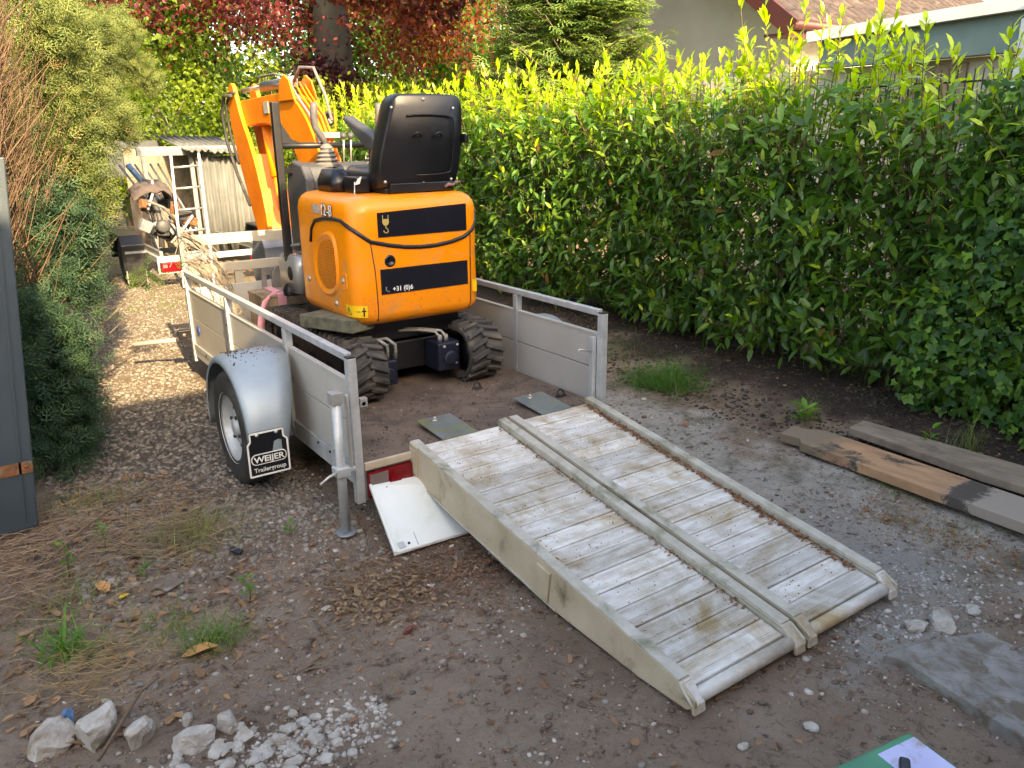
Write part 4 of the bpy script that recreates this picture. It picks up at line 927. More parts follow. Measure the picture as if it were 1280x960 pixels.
# tracks
def track(x0, x1):
    t = root('tmp', (x0, 1.4, BZ), None, None); t.name = 'track'; t.parent = EX; t.location = Vector((x0, 1.4, BZ))-ORG[EX]
    rr = .155; ya, yb, zc = .84, 2.02, BZ+.023+rr
    def path(u):  # u 0..1 around
        Ls = yb-ya; per = 2*Ls+2*PI*rr; s = u*per
        if s < Ls: return (ya+s, zc+rr, 0, 1)
        s -= Ls
        if s < PI*rr: a = s/rr; return (yb+math.sin(a)*rr, zc+math.cos(a)*rr, math.sin(a), math.cos(a))
        s -= PI*rr
        if s < Ls: return (yb-s, zc-rr, 0, -1)
        s -= Ls; a = s/rr; return (ya-math.sin(a)*rr, zc-math.cos(a)*rr, -math.sin(a), -math.cos(a))
    n = 80; m = MB(); vv = []
    for k in range(n):
        y, z, ny, nz = path(k/n)
        vv += [(x0, y, z), (x1, y, z), (x1, y-ny*.022, z-nz*.022), (x0, y-ny*.022, z-nz*.022)]
    m.add(vv, [(4*k+i, 4*k+(i+1) % 4, 4*((k+1) % n)+(i+1) % 4, 4*((k+1) % n)+i) for k in range(n) for i in range(4)], False)
    m.build('belt', trackr, t)
    m = MB(); nl = 52
    for k in range(nl):
        for half in (0, 1):
            u0 = (k+half*.5)/nl; xa, xb = (x0+.003, x0+(x1-x0)*.56) if half == 0 else (x0+(x1-x0)*.44, x1-.003)
            def P(u, x, h):
                y, z, ny, nz = path(u % 1); return (x, y+ny*h, z+nz*h)
            wu = .0048; sk = .012*(1 if half == 0 else -1)
            ua, ub = (u0, u0+sk) if half == 0 else (u0+.012, u0)
            vs2 = [P(ua-wu, xa, 0), P(ub-wu, xb, 0), P(ub+wu, xb, 0), P(ua+wu, xa, 0), P(ua-wu*.75, xa+.004, .023), P(ub-wu*.75, xb-.004, .023), P(ub+wu*.75, xb-.004, .023), P(ua+wu*.75, xa+.004, .023)]
            m.add(vs2, [(0, 3, 2, 1), (4, 5, 6, 7), (0, 1, 5, 4), (1, 2, 6, 5), (2, 3, 7, 6), (3, 0, 4, 7)])
    m.build('tread_lugs', trackr, t, .0025, 1)
    xm = (x0+x1)/2
    for y, r_ in ((ya, .128), (yb, .125), (1.15, .06), (1.43, .06), (1.72, .06)):
        zz_ = zc if r_ > .1 else BZ+.05+r_
        MB().ring((xm, y, zz_), 'x', [(0, -.075), (r_*.4, -.072), (r_*.5, -.05), (r_*.85, -.05), (r_, -.06), (r_, .06), (r_*.85, .05), (r_*.5, .05), (r_*.4, .072), (0, .075)], 28).build('track_roller', blackm, t)
    MB().box(xm-.05, xm+.05, ya+.03, yb-.03, BZ+.12, BZ+.25).build('track_frame', blackm, t, .01)
track(.315, .520); track(1.055, 1.285)
# travel motors at the rear with steel pipes and hoses
MB().box(.90, 1.05, .80, .97, .40, .575).tube([(.98, .80, .48), (.98, .775, .48)], .045, 16).build('travel_motor', M('navy hydraulic motor', (.012, .016, .035), (.008, .010, .022), 6, .4), EX, .014)
MB().box(.525, .64, .82, .97, .37, .52).tube([(.58, .82, .44), (.58, .80, .44)], .04, 16).build('travel_motor', MT['navy hydraulic motor'], EX, .014)
bt_ = MB()
for (x, z) in ((1.02, .44), (.94, .55), (1.03, .55)): bt_.ring((x, .80, z), 'y', [(0, -.008), (.008, -.008), (.009, .0)], 6)
bt_.build('motor_bolts', chrome, EX)
ho = MB()
for k, x in enumerate((.575, .625)):
    ho.tube([(x+.01, .84, .52), (x+.012, .83, .57), (x+.005, .82, .61), (x-.035, .84, .645), (x-.06, .90, .63), (x-.05, 1.05, .60)], [.013, .010, .010, .010, .010, .010], 8)
ho.build('hydraulic_hose', M('corrugated hose sleeve', (.32, .31, .29), (.18, .175, .165), 60, .5, .2), EX)
ho = MB()
for k, x in enumerate((.935, .975)):
    ho.tube([(x, .84, .575), (x, .84, .605), (x-.02, .86, .635), (x-.10, .92, .645), (x-.28, .98, .655+.01*k)], [.012, .010, .009, .009, .009], 8)
    ho.tube([(x, .84, .575), (x, .84, .615)], .014, 8)
ho.build('hydraulic_hose', MT['corrugated hose sleeve'], EX)
# silver side tank / step ahead of the cover
MB().loft([rr_ring(.385, .60, 1.64, 1.98, .05, z) for z in (.80, .97)]+[rr_ring(.40, .59, 1.655, 1.965, .05, 1.02), rr_ring(.42, .57, 1.68, 1.94, .04, 1.035)]).build('side_tank', M('grey silver lacquer', (.36, .38, .38), (.28, .30, .30), 4, .3, .4, .02, 60), EX)
MB().ring((.384, 1.74, .92), 'x', [(0, -.001), (.045, -.001), (.046, .003)], 20).build('tank_hole_shade', darkint, EX)  # flat dark disc painted in for the shaded inside of the hole
MB().tube([(.44, 1.72, 1.045), (.52, 1.70, 1.06), (.54, 1.80, 1.07), (.46, 1.84, 1.08), (.42, 1.76, 1.09), (.50, 1.72, 1.10)], .012, 8).build('hose_coil', greyl, EX)
# floor platform
MB().box(.44, 1.18, 1.62, 2.08, .74, .80).build('floor_plate', blackm, EX, .006)
# seat
def seat_outline(sx=1.0, sz=1.0, cx=.905, cz=1.715):
    P_ = [(-.255, -.235), (-.225, -.262), (.205, -.262), (.240, -.235), (.262, -.10), (.262, .06), (.250, .20), (.225, .235), (.19, .245), (-.13, .245), (-.165, .235), (-.19, .205), (-.238, 0.0), (-.262, -.12)]
    return smoothp([(cx+a*sx, cz+b*sz) for a, b in P_], 2)
def seat_ring(y, s, ly=.16): return [(x, y+(z-1.45)*ly*-1+.0, z) for x, z in seat_outline(s, s)]
MB().loft([seat_ring(.935, .955), seat_ring(.945, .985), seat_ring(.985, 1.0), seat_ring(1.04, 1.0), seat_ring(1.085, .97), seat_ring(1.105, .90)]).build('seat_back', blackp, EX)
rim_p = [(x, .926-(z-1.45)*.16, z) for x, z in smoothp([(.905+a, 1.70+b) for a, b in [(-.16, -.17), (.17, -.17), (.195, -.14), (.195, .12), (.16, .15), (-.12, .15), (-.145, .12), (-.19, -.12)]], 2)]
MB().tube([p for i, p in enumerate(rim_p) if i < len(rim_p)*.62], .0045, 6).build('seat_bead', blackp, EX)
scw = MB()
for x, z in ((.71, 1.885), (1.09, 1.885), (.90, 1.93), (.68, 1.50), (1.10, 1.50), (.92, 1.485)): scw.ring((x, .930-(z-1.45)*.16, z), 'y', [(0, -.006), (.006, -.005), (.009, .002)], 10)
scw.build('seat_screw', chrome, EX)
for x in (.86, .99): MB().tube([(x-.025, .918-.045, 1.735), (x-.018, .905-.045, 1.752), (x, .90-.045, 1.758), (x+.018, .905-.045, 1.752), (x+.025, .918-.045, 1.735)], .006, 6).build('seat_hook', blackp, EX)
MB().loft([rr_ring(.66, 1.15, 1.02, 1.46, .07, 1.455), rr_ring(.65, 1.16, 1.01, 1.48, .07, 1.49), rr_ring(.65, 1.16, 1.01, 1.48, .07, 1.54), rr_ring(.68, 1.13, 1.04, 1.45, .07, 1.565)]).build('seat_cushion', blackp, EX)
MB().box(.68, 1.12, .93, 1.40, 1.437, 1.463).box(.70, 1.10, .90, .98, 1.44, 1.49).build('seat_rail', blackm, EX, .004)
MB().box(1.165, 1.19, .86, .93, 1.70, 1.75).build('seat_adjuster', blackp, EX, .008)
MB().tube([(1.04, .895, 1.46), (1.06, .89, 1.475), (1.09, .89, 1.47), (1.12, .90, 1.485), (1.15, .91, 1.48)], .010, 6).build('seat_harness', M('worn harness', (.22, .16, .14), (.04, .03, .03), 40, .6), EX)
# armrest (left)
MB().prism([(1.02, 1.66), (1.02, 1.74), (1.10, 1.765), (1.40, 1.86), (1.42, 1.835), (1.18, 1.70), (1.10, 1.665)], 'x', .665, .735).build('armrest', greyp, EX, .018, 3)
MB().bar((.70, 1.10, 1.55), (.70, 1.08, 1.68), .05, .05, (0, 1, 0)).build('armrest_post', blackm, EX, .008)
# key box left of the seat with fluttering tag
MB().box(.57, .655, 1.06, 1.24, 1.437, 1.525).build('key_box', blackp, EX, .012)
MB().tube([(.56, 1.06, 1.50), (.545, 1.04, 1.44), (.548, 1.03, 1.40)], .003, 5).prism([(.545, 1.485), (.575, 1.49), (.59, 1.53), (.57, 1.52)], 'y', 1.03, 1.034).build('key_tag', whitet, EX)
MB().loft([rr_ring(.51, .64, 1.25, 1.52, .05, z) for z in (1.437, 1.50, )]+[rr_ring(.54, .62, 1.30, 1.50, .035, 1.56)]).build('lever_box', blackp, EX)
# console in front
MB().prism([(1.64, .82), (1.64, 1.50), (1.70, 1.575), (1.86, 1.60), (1.95, 1.56), (1.98, 1.40), (1.98, .82)], 'x', .50, .56).prism([(1.70, .82), (1.70, 1.48), (1.74, 1.565), (1.86, 1.59), (1.93, 1.55), (1.97, 1.40), (1.97, .82)], 'x', .561, 1.10).build('console', greyp, EX, .015, 3)
def joystick(x, lean):
    y = 1.80; j = MB()
    profj = [(0.0, 1.56), (.078, 1.56), (.082, 1.575), (.060, 1.588), (.074, 1.600), (.052, 1.613), (.066, 1.625), (.044, 1.638), (.056, 1.650), (.034, 1.663), (.042, 1.675), (.020, 1.70)]
    j.ring((x, y, 0), 'z', profj, 18, smooth=False); j.build('lever_boot', greyl, EX)
    MB().tube([(x, y, 1.69), (x+lean*.3, y, 1.74), (x+lean*.9, y-.01, 1.80), (x+lean, y-.02, 1.87), (x+lean*.95, y-.025, 1.925), (x+lean*.9, y-.028, 1.945)], [.017, .019, .022, .022, .024, .014], 12).build('joystick', M('grey grip', (.10, .10, .105), (.08, .08, .085), 9, .6), EX)
joystick(.715, -.075); joystick(1.06, .02)
for x in (.835, .885):
    MB().tube([(x, 1.82, 1.58), (x, 1.80, 1.73)], .006, 8).build('travel_lever', chrome, EX)
    MB().ring((x, 1.80, 1.745), 'z', [(0, -.022), (.014, -.018), (.021, -.004), (.021, .006), (.012, .020), (0, .023)], 14).build('knob', greyp, EX)
# tall black safety pole with cross tubes
pm = MB().box(.39, .437, 1.80, 1.845, .79, 1.945).box(.37, .457, 1.78, 1.865, .77, .80)
pm.build('safety_pole', blackm, EX, .006)
MB().tube([(.437, 1.825, 1.69), (1.02, 1.86, 1.69)], .019, 10).build('cross_tube', blackm, EX)
MB().prism([(.4375, 1.83), (.50, 1.73), (.56, 1.705), (.4375, 1.70)], 'y', 1.817, 1.829).build('gusset', blackm, EX)
MB().bar((.437, 1.85, 1.545), (.56, 1.88, 1.53), .03, .03).build('lower_brace', blackm, EX, .003)
MB().ring((.413, 1.822, .80), 'z', [(.055, -.03), (.058, 0), (.045, .03), (.03, .045)], 16).build('pole_boot', blackp, EX)
# boom
bpoly = smoothp([(1.80, 1.02), (2.20, 1.02), (2.30, 1.35), (2.40, 1.66), (2.62, 1.80), (3.05, 1.85), (3.45, 1.82), (3.66, 1.85), (3.66, 2.02), (3.45, 2.02), (3.05, 2.03), (2.62, 2.04), (2.36, 2.00), (2.14, 1.85), (1.94, 1.60), (1.82, 1.30)], 2)
MB().prism(bpoly, 'x', .735, .875).build('boom', oranger, EX, .006)
for x in (.755, .79, .825, .855):
    MB().tube([(x, 1.83, 1.25), (x, 1.93, 1.60), (x, 2.12, 1.87), (x, 2.35, 2.02), (x, 2.45, 2.10)], .008, 6).build('hydraulic_pipe', oranger if x > .76 else chrome, EX)
MB().box(.735, .88, 1.955, 2.0, 1.735, 1.77).build('pipe_clamp', chrome, EX)
MB().prism([(2.30, 1.98), (2.62, 1.98), (2.56, 2.11), (2.47, 2.15), (2.38, 2.11)], 'x', .72, .734).prism([(2.30, 1.98), (2.62, 1.98), (2.56, 2.11), (2.47, 2.15), (2.38, 2.11)], 'x', .876, .89).build('cylinder_lug', oranger, EX, .004)
MB().tube([(.80, 2.50, 2.11), (.80, 3.12, 2.105)], .036, 16).build('arm_cylinder', M('grey cylinder', (.30, .31, .33), (.24, .25, .27), 8, .4, .5), EX)
MB().tube([(.80, 3.12, 2.105), (.80, 3.62, 2.10)], .018, 12).build('piston_rod', chrome, EX)
MB().tube([(.78, 2.44, 2.10), (.80, 2.36, 2.19), (.85, 2.24, 2.18), (.86, 2.10, 2.00), (.86, 2.02, 1.84)], .011, 8).build('boom_hose', greyl, EX)
MB().tube([(.76, 2.52, 2.14), (.76, 2.75, 2.17), (.76, 3.1, 2.17), (.76, 3.15, 2.13)], .009, 6).build('cylinder_pipe', greyl, EX)
# stick (dipper arm) hanging down
apoly = smoothp([(3.58, 2.16), (3.68, 2.14), (3.74, 1.92), (3.62, 1.60), (3.42, 1.22), (3.28, .98), (3.08, .97), (3.04, 1.10), (3.14, 1.42), (3.28, 1.68), (3.44, 1.88), (3.52, 2.04)], 1)
MB().prism(apoly, 'x', .70, .734).prism(apoly, 'x', .876, .91).prism([(3.30, 1.62), (3.50, 1.58), (3.24, 1.0), (3.08, 1.0)], 'x', .735, .875).build('dipper_arm', oranger, EX, .006)
MB().box(.728, .733, 2.86, 2.96, 1.91, 1.99).build('boom_label', dm, EX)
MB().tube([(.80, 3.14, 1.82), (.80, 3.04, 1.45)], .040, 12).tube([(.80, 3.04, 1.45), (.80, 3.00, 1.2)], .02, 10).build('bucket_cylinder', oranger, EX)
MB().tube([(.68, 3.55, 2.06), (.66, 3.68, 2.06), (.66, 3.79, 1.92), (.66, 3.73, 1.70), (.67, 3.58, 1.46), (.69, 3.40, 1.22)], .013, 8).tube([(.70, 3.52, 2.08), (.69, 3.64, 2.08), (.68, 3.73, 1.96), (.68, 3.68, 1.76), (.685, 3.56, 1.54)], .011, 8).build('arm_hose', rubber, EX)
MB().bar((.72, 3.24, 1.08), (.72, 3.44, .88), .03, .05).bar((.89, 3.24, 1.08), (.89, 3.44, .88), .03, .05).bar((.72, 3.42, .90), (.72, 3.25, .80), .03, .05).build('bucket_link', blackm, EX, .004)
bk = smoothp([(3.08, 1.02), (3.32, .98), (3.44, .80), (3.38, .58), (3.20, .50), (3.04, .60)], 1)
MB().prism(bk, 'x', .66, .95).build('bucket', galvd, EX, .008)
# work light on bracket
MB().box(.985, 1.075, 2.46, 2.475, 1.78, 1.79).box(.985, 1.075, 2.46, 2.475, 1.94, 1.95).box(.985, .995, 2.46, 2.475, 1.7905, 1.9395).box(1.065, 1.075, 2.46, 2.475, 1.7905, 1.9395).bar((.88, 2.47, 1.80), (.99, 2.467, 1.80), .03, .03).build('light_bracket', oranger, EX, .002)
MB().ring((1.03, 2.48, 1.865), 'y', [(0, .05), (.045, .045), (.05, .0), (.04, -.005), (.03, .0), (0, .01)], 20).build('work_light', blackp, EX)
# swing bracket and dozer blade at the front
MB().box(.70, .91, 1.98, 2.25, .82, 1.10).build('swing_bracket', oranger, EX, .02)
MB().prism([(2.50, .34), (2.56, .34), (2.53, .50), (2.55, .68), (2.52, .70), (2.485, .52)], 'x', .40, 1.22).build('dozer_blade', M('grey blade steel', (.22, .21, .20), (.15, .145, .14), 6, .6, .3), EX, .006)
MB().prism([(.44, .70), (.475, .70), (.475, .80), (.51, .80), (.51, .855), (.44, .855)], 'y', 2.50, 2.52).prism([(.511, .70), (.80, .70), (.80, .80), (.70, .86), (.55, .855), (.511, .80)], 'y', 2.50, 2.52).build('blade_plate', MT['grey blade steel'], EX, .003)
MB().bar((.62, 2.10, .48), (.62, 2.49, .46), .05, .07).bar((.98, 2.10, .48), (.98, 2.49, .46), .05, .07).build('blade_arm', blackm, EX, .004)

# ================================================================ loads lying on the trailer
cr = root('wooden_crate', (.50, 2.36, BZ), 'wooden crate tied with a pink strap in front of the left excavator track', 'crate')
CX0, CX1, CY0, CY1, CZ = .33, .72, 2.20, 2.50, .705
MB().box(CX0+.016, CX1-.016, CY0+.019, CY1-.02, BZ+.005, CZ-.02).build('crate_shade_core', darkint, cr)  # filler box, inner shade of the crate put into its dark colour
for k in range(5): MB().box(CX0+.015, CX1-.015, CY0, CY0+.018, BZ+.02+k*.073, BZ+.082+k*.073).build('slat', wood, cr, .002)
for k in range(5): MB().box(CX0, CX0+.0145, CY0+.005+k*.059, CY0+.056+k*.059, BZ+.02, CZ-.018).build('slat', wood, cr, .002)
for k in range(5): MB().box(CX0-.003, CX1+.003, CY0-.002+k*.061, CY0+.054+k*.061, CZ-.0175, CZ).build('lid_board', wood, cr, .002)
MB().prism([(CY0-.008, BZ+.03), (CY0-.010, CZ+.008), (CY1+.008, CZ+.009), (CY1+.008, CZ+.003), (CY0-.003, CZ+.0025), (CY0-.003, BZ+.03)], 'x', .44, .50).build('pink_strap', pink, cr)
sp = root('loose_strap', (.36, 2.02, .5), 'loose faded pink strap hanging down left of the crate', 'strap')
pts = [(.56, 2.30, .712), (.44, 2.22, .718), (.34, 2.15, .68), (.29, 2.10, .60), (.26, 2.06, .50), (.27, 2.04, .38)]
m = MB(); vv = []
for i, p in enumerate(pts): p = Vector(p); vv += [p+Vector((-.025, .012*math.sin(i*2), .006)), p+Vector((.035, .035, 0))]
m.add(vv, [(2*i, 2*i+1, 2*i+3, 2*i+2) for i in range(5)], True); m.build('webbing', pink, sp, thick=.003)
wb = MB().obox((0, 0, 0), (.17, .46, .075), (0, 0, 0)); wbo = wb.build('timber_block', mossw, None, .006); wbo.location = (.39, 1.06, .735); wbo.rotation_euler = (R(-3), 0, R(16))
tag(wbo, 'grey green mossy timber block lying on the left track', 'timber')
wb = MB().obox((0, 0, 0), (.06, .05, .075)); wbo = wb.build('timber_block', wood, None, .004); wbo.location = (1.33, 1.12, .60-.0); wbo.rotation_euler = (0, 0, R(12))
wbo.location = (1.36, 1.30, .3475+.0); wbo.scale = (1, 1, 1); tag(wbo, 'small square wooden block standing between right track and side board', 'timber')
wbo.data = wbo.data.copy(); 
for v in wbo.data.vertices: v.co.z *= 4.1
wbo.location.z = BZ+.154
# straw in the front left corner
n = 700; P = np.stack([np.clip(rng.normal(.24, .07, n), .13, .5), rng.normal(2.62, .10, n), BZ+np.abs(rng.normal(0, .13, n))], 1)
o = scatter('straw_heap', ST_T, ST_F, P, rand_unit(n)*np.array([1, 1, .4]), rand_unit(n), np.stack([np.full(n, .003), rng.uniform(.03, .09, n), np.full(n, .003)], 1), mixc((.45, .34, .17), (.62, .50, .30), rng.random(n)), deadl)
tag(o, 'heap of pale straw in the front left corner of the trailer', 'straw', kind='stuff')
# bundle of dry wire-like twigs on the front left post
tw = MB()
for k in range(46):
    x, y, z = .03+random.gauss(0, .02), 2.86+random.gauss(0, .02), random.uniform(.86, 1.12); d = random.uniform(-.35, 1.0); pts = [(x, y, z)]
    for q in range(7):
        d += random.gauss(0, .5); x += .035*math.cos(d)+.008; y += random.gauss(-.004, .014); z += .035*math.sin(d)-.030-.012*q*.5; pts.append((x, y, z))
    tw.tube(pts, random.choice([.0022, .003, .0038]), 4, False)
o = tw.build('twig_bundle', M('dry grey twig', (.30, .26, .21), (.12, .10, .085), 25, .9), None)
tag(o, 'tangle of dry grey twigs hanging on the front left trailer post', 'twigs', kind='stuff')
# junk under straps
MB().tube([(.24, 2.15, .36), (.34, 2.10, .42), (.28, 2.02, .35)], .035, 10).build('rope_coil', greyl, None)
tag(bpy.data.objects['rope_coil'], 'short grey hose lying inside the left side board', 'hose')

# ================================================================ second trailer with its load
S2 = root('utility_trailer', (1.3, 8.2, 0), 'second grey trailer parked behind with black mudguards and one red tail light', 'trailer')
MB().box(.62, 1.98, 6.98, 7.03, .33, .40).box(.62, .67, 7.031, 9.4, .33, .40).box(1.93, 1.98, 7.031, 9.4, .33, .40).build('chassis_frame', galv, S2, .004)
for x in (.66, 1.80): MB().box(x, x+.04, 7.0, 9.2, .405, .46).build('load_beam', alul, S2, .003)
MB().box(.62, 1.98, 6.975, 7.0, .20, .215).box(.62, .64, 6.975, 7.0, .2151, .329).build('light_board', galv, S2, .002)
for x0 in (.65, 1.72):
    lo = MB().box(x0, x0+.24, 6.95, 6.975, .22, .325).build('tail_light', redl, S2, .004); MB().box(x0+.02, x0+.07, 6.944, 6.949, .27, .31).build('clear_lens', clearl, lo)
for x in (.44, 2.16):
    MB().ring((x, 7.75, .30), 'x', [(.15, -.07), (.25, -.075), (.29, -.05), (.29, .05), (.25, .075), (.15, .07)], 30).ring((x, 7.75, .30), 'x', [(0, -.03), (.15, -.07)], 24).build('wheel', rubber, S2)
    MB().prism([(7.36, .20), (7.36, .52), (7.45, .63), (8.05, .63), (8.14, .52), (8.14, .3), (8.12, .3), (8.10, .51), (8.03, .605), (7.47, .605), (7.385, .51), (7.385, .20)], 'x', x-.13, x+.13).build('mudguard', blackp, S2, .006)
    MB().box(x-.10, x+.10, 7.345, 7.358, .05, .45).build('mud_flap', blackm, S2)
    MB().box(x-.115, x-.101, 7.335, 7.34, .03, .22).box(x+.101, x+.115, 7.335, 7.34, .03, .22).box(x-.10, x+.13, 7.33, 7.345, .42, .45).build('flap_trim', alul, S2)
MB().bar((1.1, 9.4, .36), (1.28, 10.8, .40), .06, .07).bar((1.5, 9.4, .36), (1.32, 10.8, .40), .06, .07).build('drawbar', galvd, S2)
ld = root('ladder', (.95, 7.0, .3), 'aluminium ladder leaning upright against the second trailer load', 'ladder')
A1, B1 = Vector((1.05, 7.5, 1.54)), Vector((1.38, 7.5, 1.56))
A0, B0 = Vector((.86, 6.86, .02)), Vector((1.21, 6.86, .02))
MB().bar(A0, A1, .03, .06).build('rail', alul, ld, .003); MB().bar(B0, B1, .03, .06).build('rail', alul, ld, .003)
for k in range(6):
    t = .10+k*.162; MB().tube([A0.lerp(A1, t), B0.lerp(B1, t)], .015, 8).build('rung', alul, ld)
# pipes, blanket, engine, boards on the second trailer
for k in range(6):
    o = MB().tube([(.92+k*.06, 7.35+k*.01, .62+.02*(k % 2)), (.74+k*.10, 9.2, 1.40)], .016, 8).build('metal_pipe', alul, None)
    tag(o, 'long aluminium pipe sloping up behind the ladder on the second trailer', 'pipe', 'aluminium pipes on the second trailer')
o = MB().tube([(.90, 8.7, 1.20), (.76, 8.72, 1.42)], .04, 12).build('pipe_socket', bluem, None); tag(o, 'blue pipe end with black mouth left of the ladder top', 'pipe')
bl = MB(); gx = 14; vv = []
for i in range(gx):
    for j in range(gx):
        u, v = i/(gx-1), j/(gx-1); x = .56+u*.52; y = 7.55+v*.5; z = 1.14+.10*math.sin(u*PI)-.18*(abs(v-.5)*1.6)**2+.03*noise.noise(Vector((u*5, v*5, 2)))*2-(.10 if u > .85 else 0)
        vv.append((x, y, z))
bl.add(vv, [(i*gx+j, i*gx+j+1, (i+1)*gx+j+1, (i+1)*gx+j) for i in range(gx-1) for j in range(gx-1)], True)
o = bl.build('blanket', cloth, None, thick=.02); tag(o, 'brown blanket draped over junk beside the ladder', 'blanket')
jk = root('scrap_machine', (.9, 7.8, .5), 'rusty grey engine scrap piled on the second trailer below the blanket', 'machine')
for k in range(22):
    p = Vector((random.uniform(.62, 1.25), random.uniform(7.4, 8.1), random.uniform(.50, 1.02))); sz = random.uniform(.05, .15)
    MB().obox(p, (sz, sz*random.uniform(.5, 1.2), sz*random.uniform(.5, 1.4)), (random.random()*2, random.random()*2, random.random()*2)).build('block', random.choice([blackm, galvd, blackp, greyp, greyp, rust]), jk, .008)
for k in range(7):
    p = Vector((random.uniform(.65, 1.2), random.uniform(7.3, 7.9), random.uniform(.5, .95))); q = p+Vector((random.uniform(-.3, .3), random.uniform(-.1, .2), random.uniform(.1, .35)))
    MB().tube([p, p.lerp(q, .5)+Vector((.04, 0, .03)), q], .017, 7).build('rod', random.choice([galv, blackm, greyl]), jk)
MB().ring((.82, 7.35, .72), 'y', [(0, -.03), (.06, -.03), (.08, -.01), (.08, .04)], 16).build('pulley', greyp, jk)
MB().tube([(.80, 7.5, .45), (.83, 7.55, .8), (.80, 7.7, 1.14)], .035, 8).build('prop', greyp, jk)
# shed of fibre cement sheets
sh = root('sheet_shed', (1.8, 9.2, 0), 'small lean-to of grey corrugated fibre cement sheets behind the second trailer', 'shed')
MB().box(.92, 2.42, 8.86, 8.92, 1.52, 1.64).build('lintel', frameg, sh, .004)
for x in (1.00, 1.62, 2.36): MB().box(x-.03, x+.03, 8.87, 8.91, 0, 1.519).build('post', frameg, sh, .003)
def corr(x0, x1, nz, amp, y, z0, z1, ax='v'):
    m = MB(); n = int((x1-x0)/.012); A_ = []
    for i in range(n+1):
        x = x0+(x1-x0)*i/n; d = amp*math.sin((x-x0)/.088*2*PI)
        A_.append((x, d))
    for (x, d) in A_: m.v += [Vector((x, y+d, z0)), Vector((x, y+d, z1))]
    m.f = [(2*i, 2*i+2, 2*i+3, 2*i+1) for i in range(n)]; m.sm = [True]*n; return m
for k, (x0, x1, dy) in enumerate([(1.66, 1.98, 0), (1.97, 2.20, .05), (2.17, 2.40, .02)]): corr(x0, x1, 0, .017, 8.80+dy*.6, .1, 1.50).build('corrugated_sheet', fibre, sh, thick=.006)
for k in range(3):
    m = MB(); x0 = 1.50+k*.30; n = 30; 
    for i in range(n+1):
        x = x0+.33*i/n; d = .018*math.sin((x-x0)/.088*2*PI)+.012*k
        m.v += [Vector((x, 8.55, 1.60+d-.02-k*.035)), Vector((x, 10.4, 1.80+d-.02-k*.02))]
    m.f = [(2*i, 2*i+2, 2*i+3, 2*i+1) for i in range(n)]; m.sm = [True]*n; m.build('roof_sheet', fibre, sh, thick=.006)
MB().box(1.0, 2.4, 10.3, 10.34, .1, 1.6).build('back_wall', woodg, sh)
MB().box(2.43, 2.47, 8.8, 8.84, .15, 1.45).build('red_white_pole', frameg, sh)
MB().box(.45, 1.55, 10.36, 10.4, 1.2, 1.72).build('dark_board', anth, sh)
st_ = MB().tube([(-.34, 3.25, .26), (-.10, 3.12, .28), (.02, 3.05, .29)], .018, 8).build('pale_stick', M('peeled wood', (.50, .42, .36), (.42, .34, .30), 9, .7), None)
tag(st_, 'short pale peeled stick poking out left of the front trailer post', 'stick')

# ================================================================ blue metal sheet at the left edge
gt = root('metal_sheet', (-1.3, .8, 0), 'slate blue metal cabinet panel with a rust stain standing at the left edge', 'metal panel')
MB().prism([(-2.1, .005), (-1.235, .05), (-1.085, 1.675), (-2.1, 1.70)], 'y', .80, .86).build('panel', gatem, gt, .006)
MB().bar((-1.283, .797, .10), (-1.133, .797, 1.64), .010, .004, (0, 1, 0)).build('fold', gatem, gt)
MB().prism([(-2.1, .31), (-1.214, .315), (-1.208, .37), (-2.1, .365)], 'y', .795, .799).build('rust_band', rust, gt)
MB().ring((-1.235, .795, .345), 'y', [(0, -.004), (.008, -.003), (.009, 0)], 10).build('rivet', rust, gt)

# ================================================================ planks on the right
def plank(pts, z0, th, mat, label, mats=None):
    m = MB(); n = len(pts); top = [Vector((x, y, z0+th)) for x, y in pts]; bot = [Vector((x, y, z0)) for x, y in pts]
    m.add(bot+top, [tuple(range(n))[::-1], tuple(range(n, 2*n))]+[(i, (i+1) % n, (i+1) % n+n, i+n) for i in range(n)])
    o = m.build('plank', mat, None, .004); return tag(o, label, 'plank', 'old planks lying by the hedge')
def plankmat():
    m = woodo.copy(); m.name = 'flaking painted timber'; n = m.node_tree.nodes; l = m.node_tree.links; b = n['Principled BSDF']
    c = b.inputs['Base Color'].links[0].from_socket; g_ = n.new('ShaderNodeNewGeometry'); sx = n.new('ShaderNodeSeparateXYZ'); l.new(g_.outputs['Position'], sx.inputs[0])
    nz = noise_t(n, l, g_.outputs['Position'], 11, 12, .85)
    ma = n.new('ShaderNodeMath'); ma.operation = 'MULTIPLY_ADD'; l.new(nz, ma.inputs[0]); ma.inputs[1].default_value = .45; l.new(sx.outputs[1], ma.inputs[2])
    c = ramp2(n, l, c, (.20, .155, .105), -.60, -.48, ma.outputs[0])          # mossy grey end
    c = ramp2(n, l, (.30, .255, .21), c, -1.32, -1.22, ma.outputs[0])          # grey part beyond
    cr_ = n.new('ShaderNodeValToRGB'); e = cr_.color_ramp.elements; e[0].position = 0; e[0].color = (0, 0, 0, 1); e[1].position = 1; e[1].color = (0, 0, 0, 1)
    mr = n.new('ShaderNodeMapRange'); mr.inputs[1].default_value = -1.42; mr.inputs[2].default_value = -1.12; l.new(ma.outputs[0], mr.inputs[0])
    for p_, v_ in ((.12, 0), (.2, 1), (.5, 1), (.58, 0)): q = e.new(p_); q.color = (v_, v_, v_, 1)
    l.new(mr.outputs[0], cr_.inputs[0]); c = ramp2(n, l, c, (.075, .062, .052), .2, .8, cr_.outputs[0])
    l.new(c, b.inputs['Base Color']); return m
woodo = plankmat()
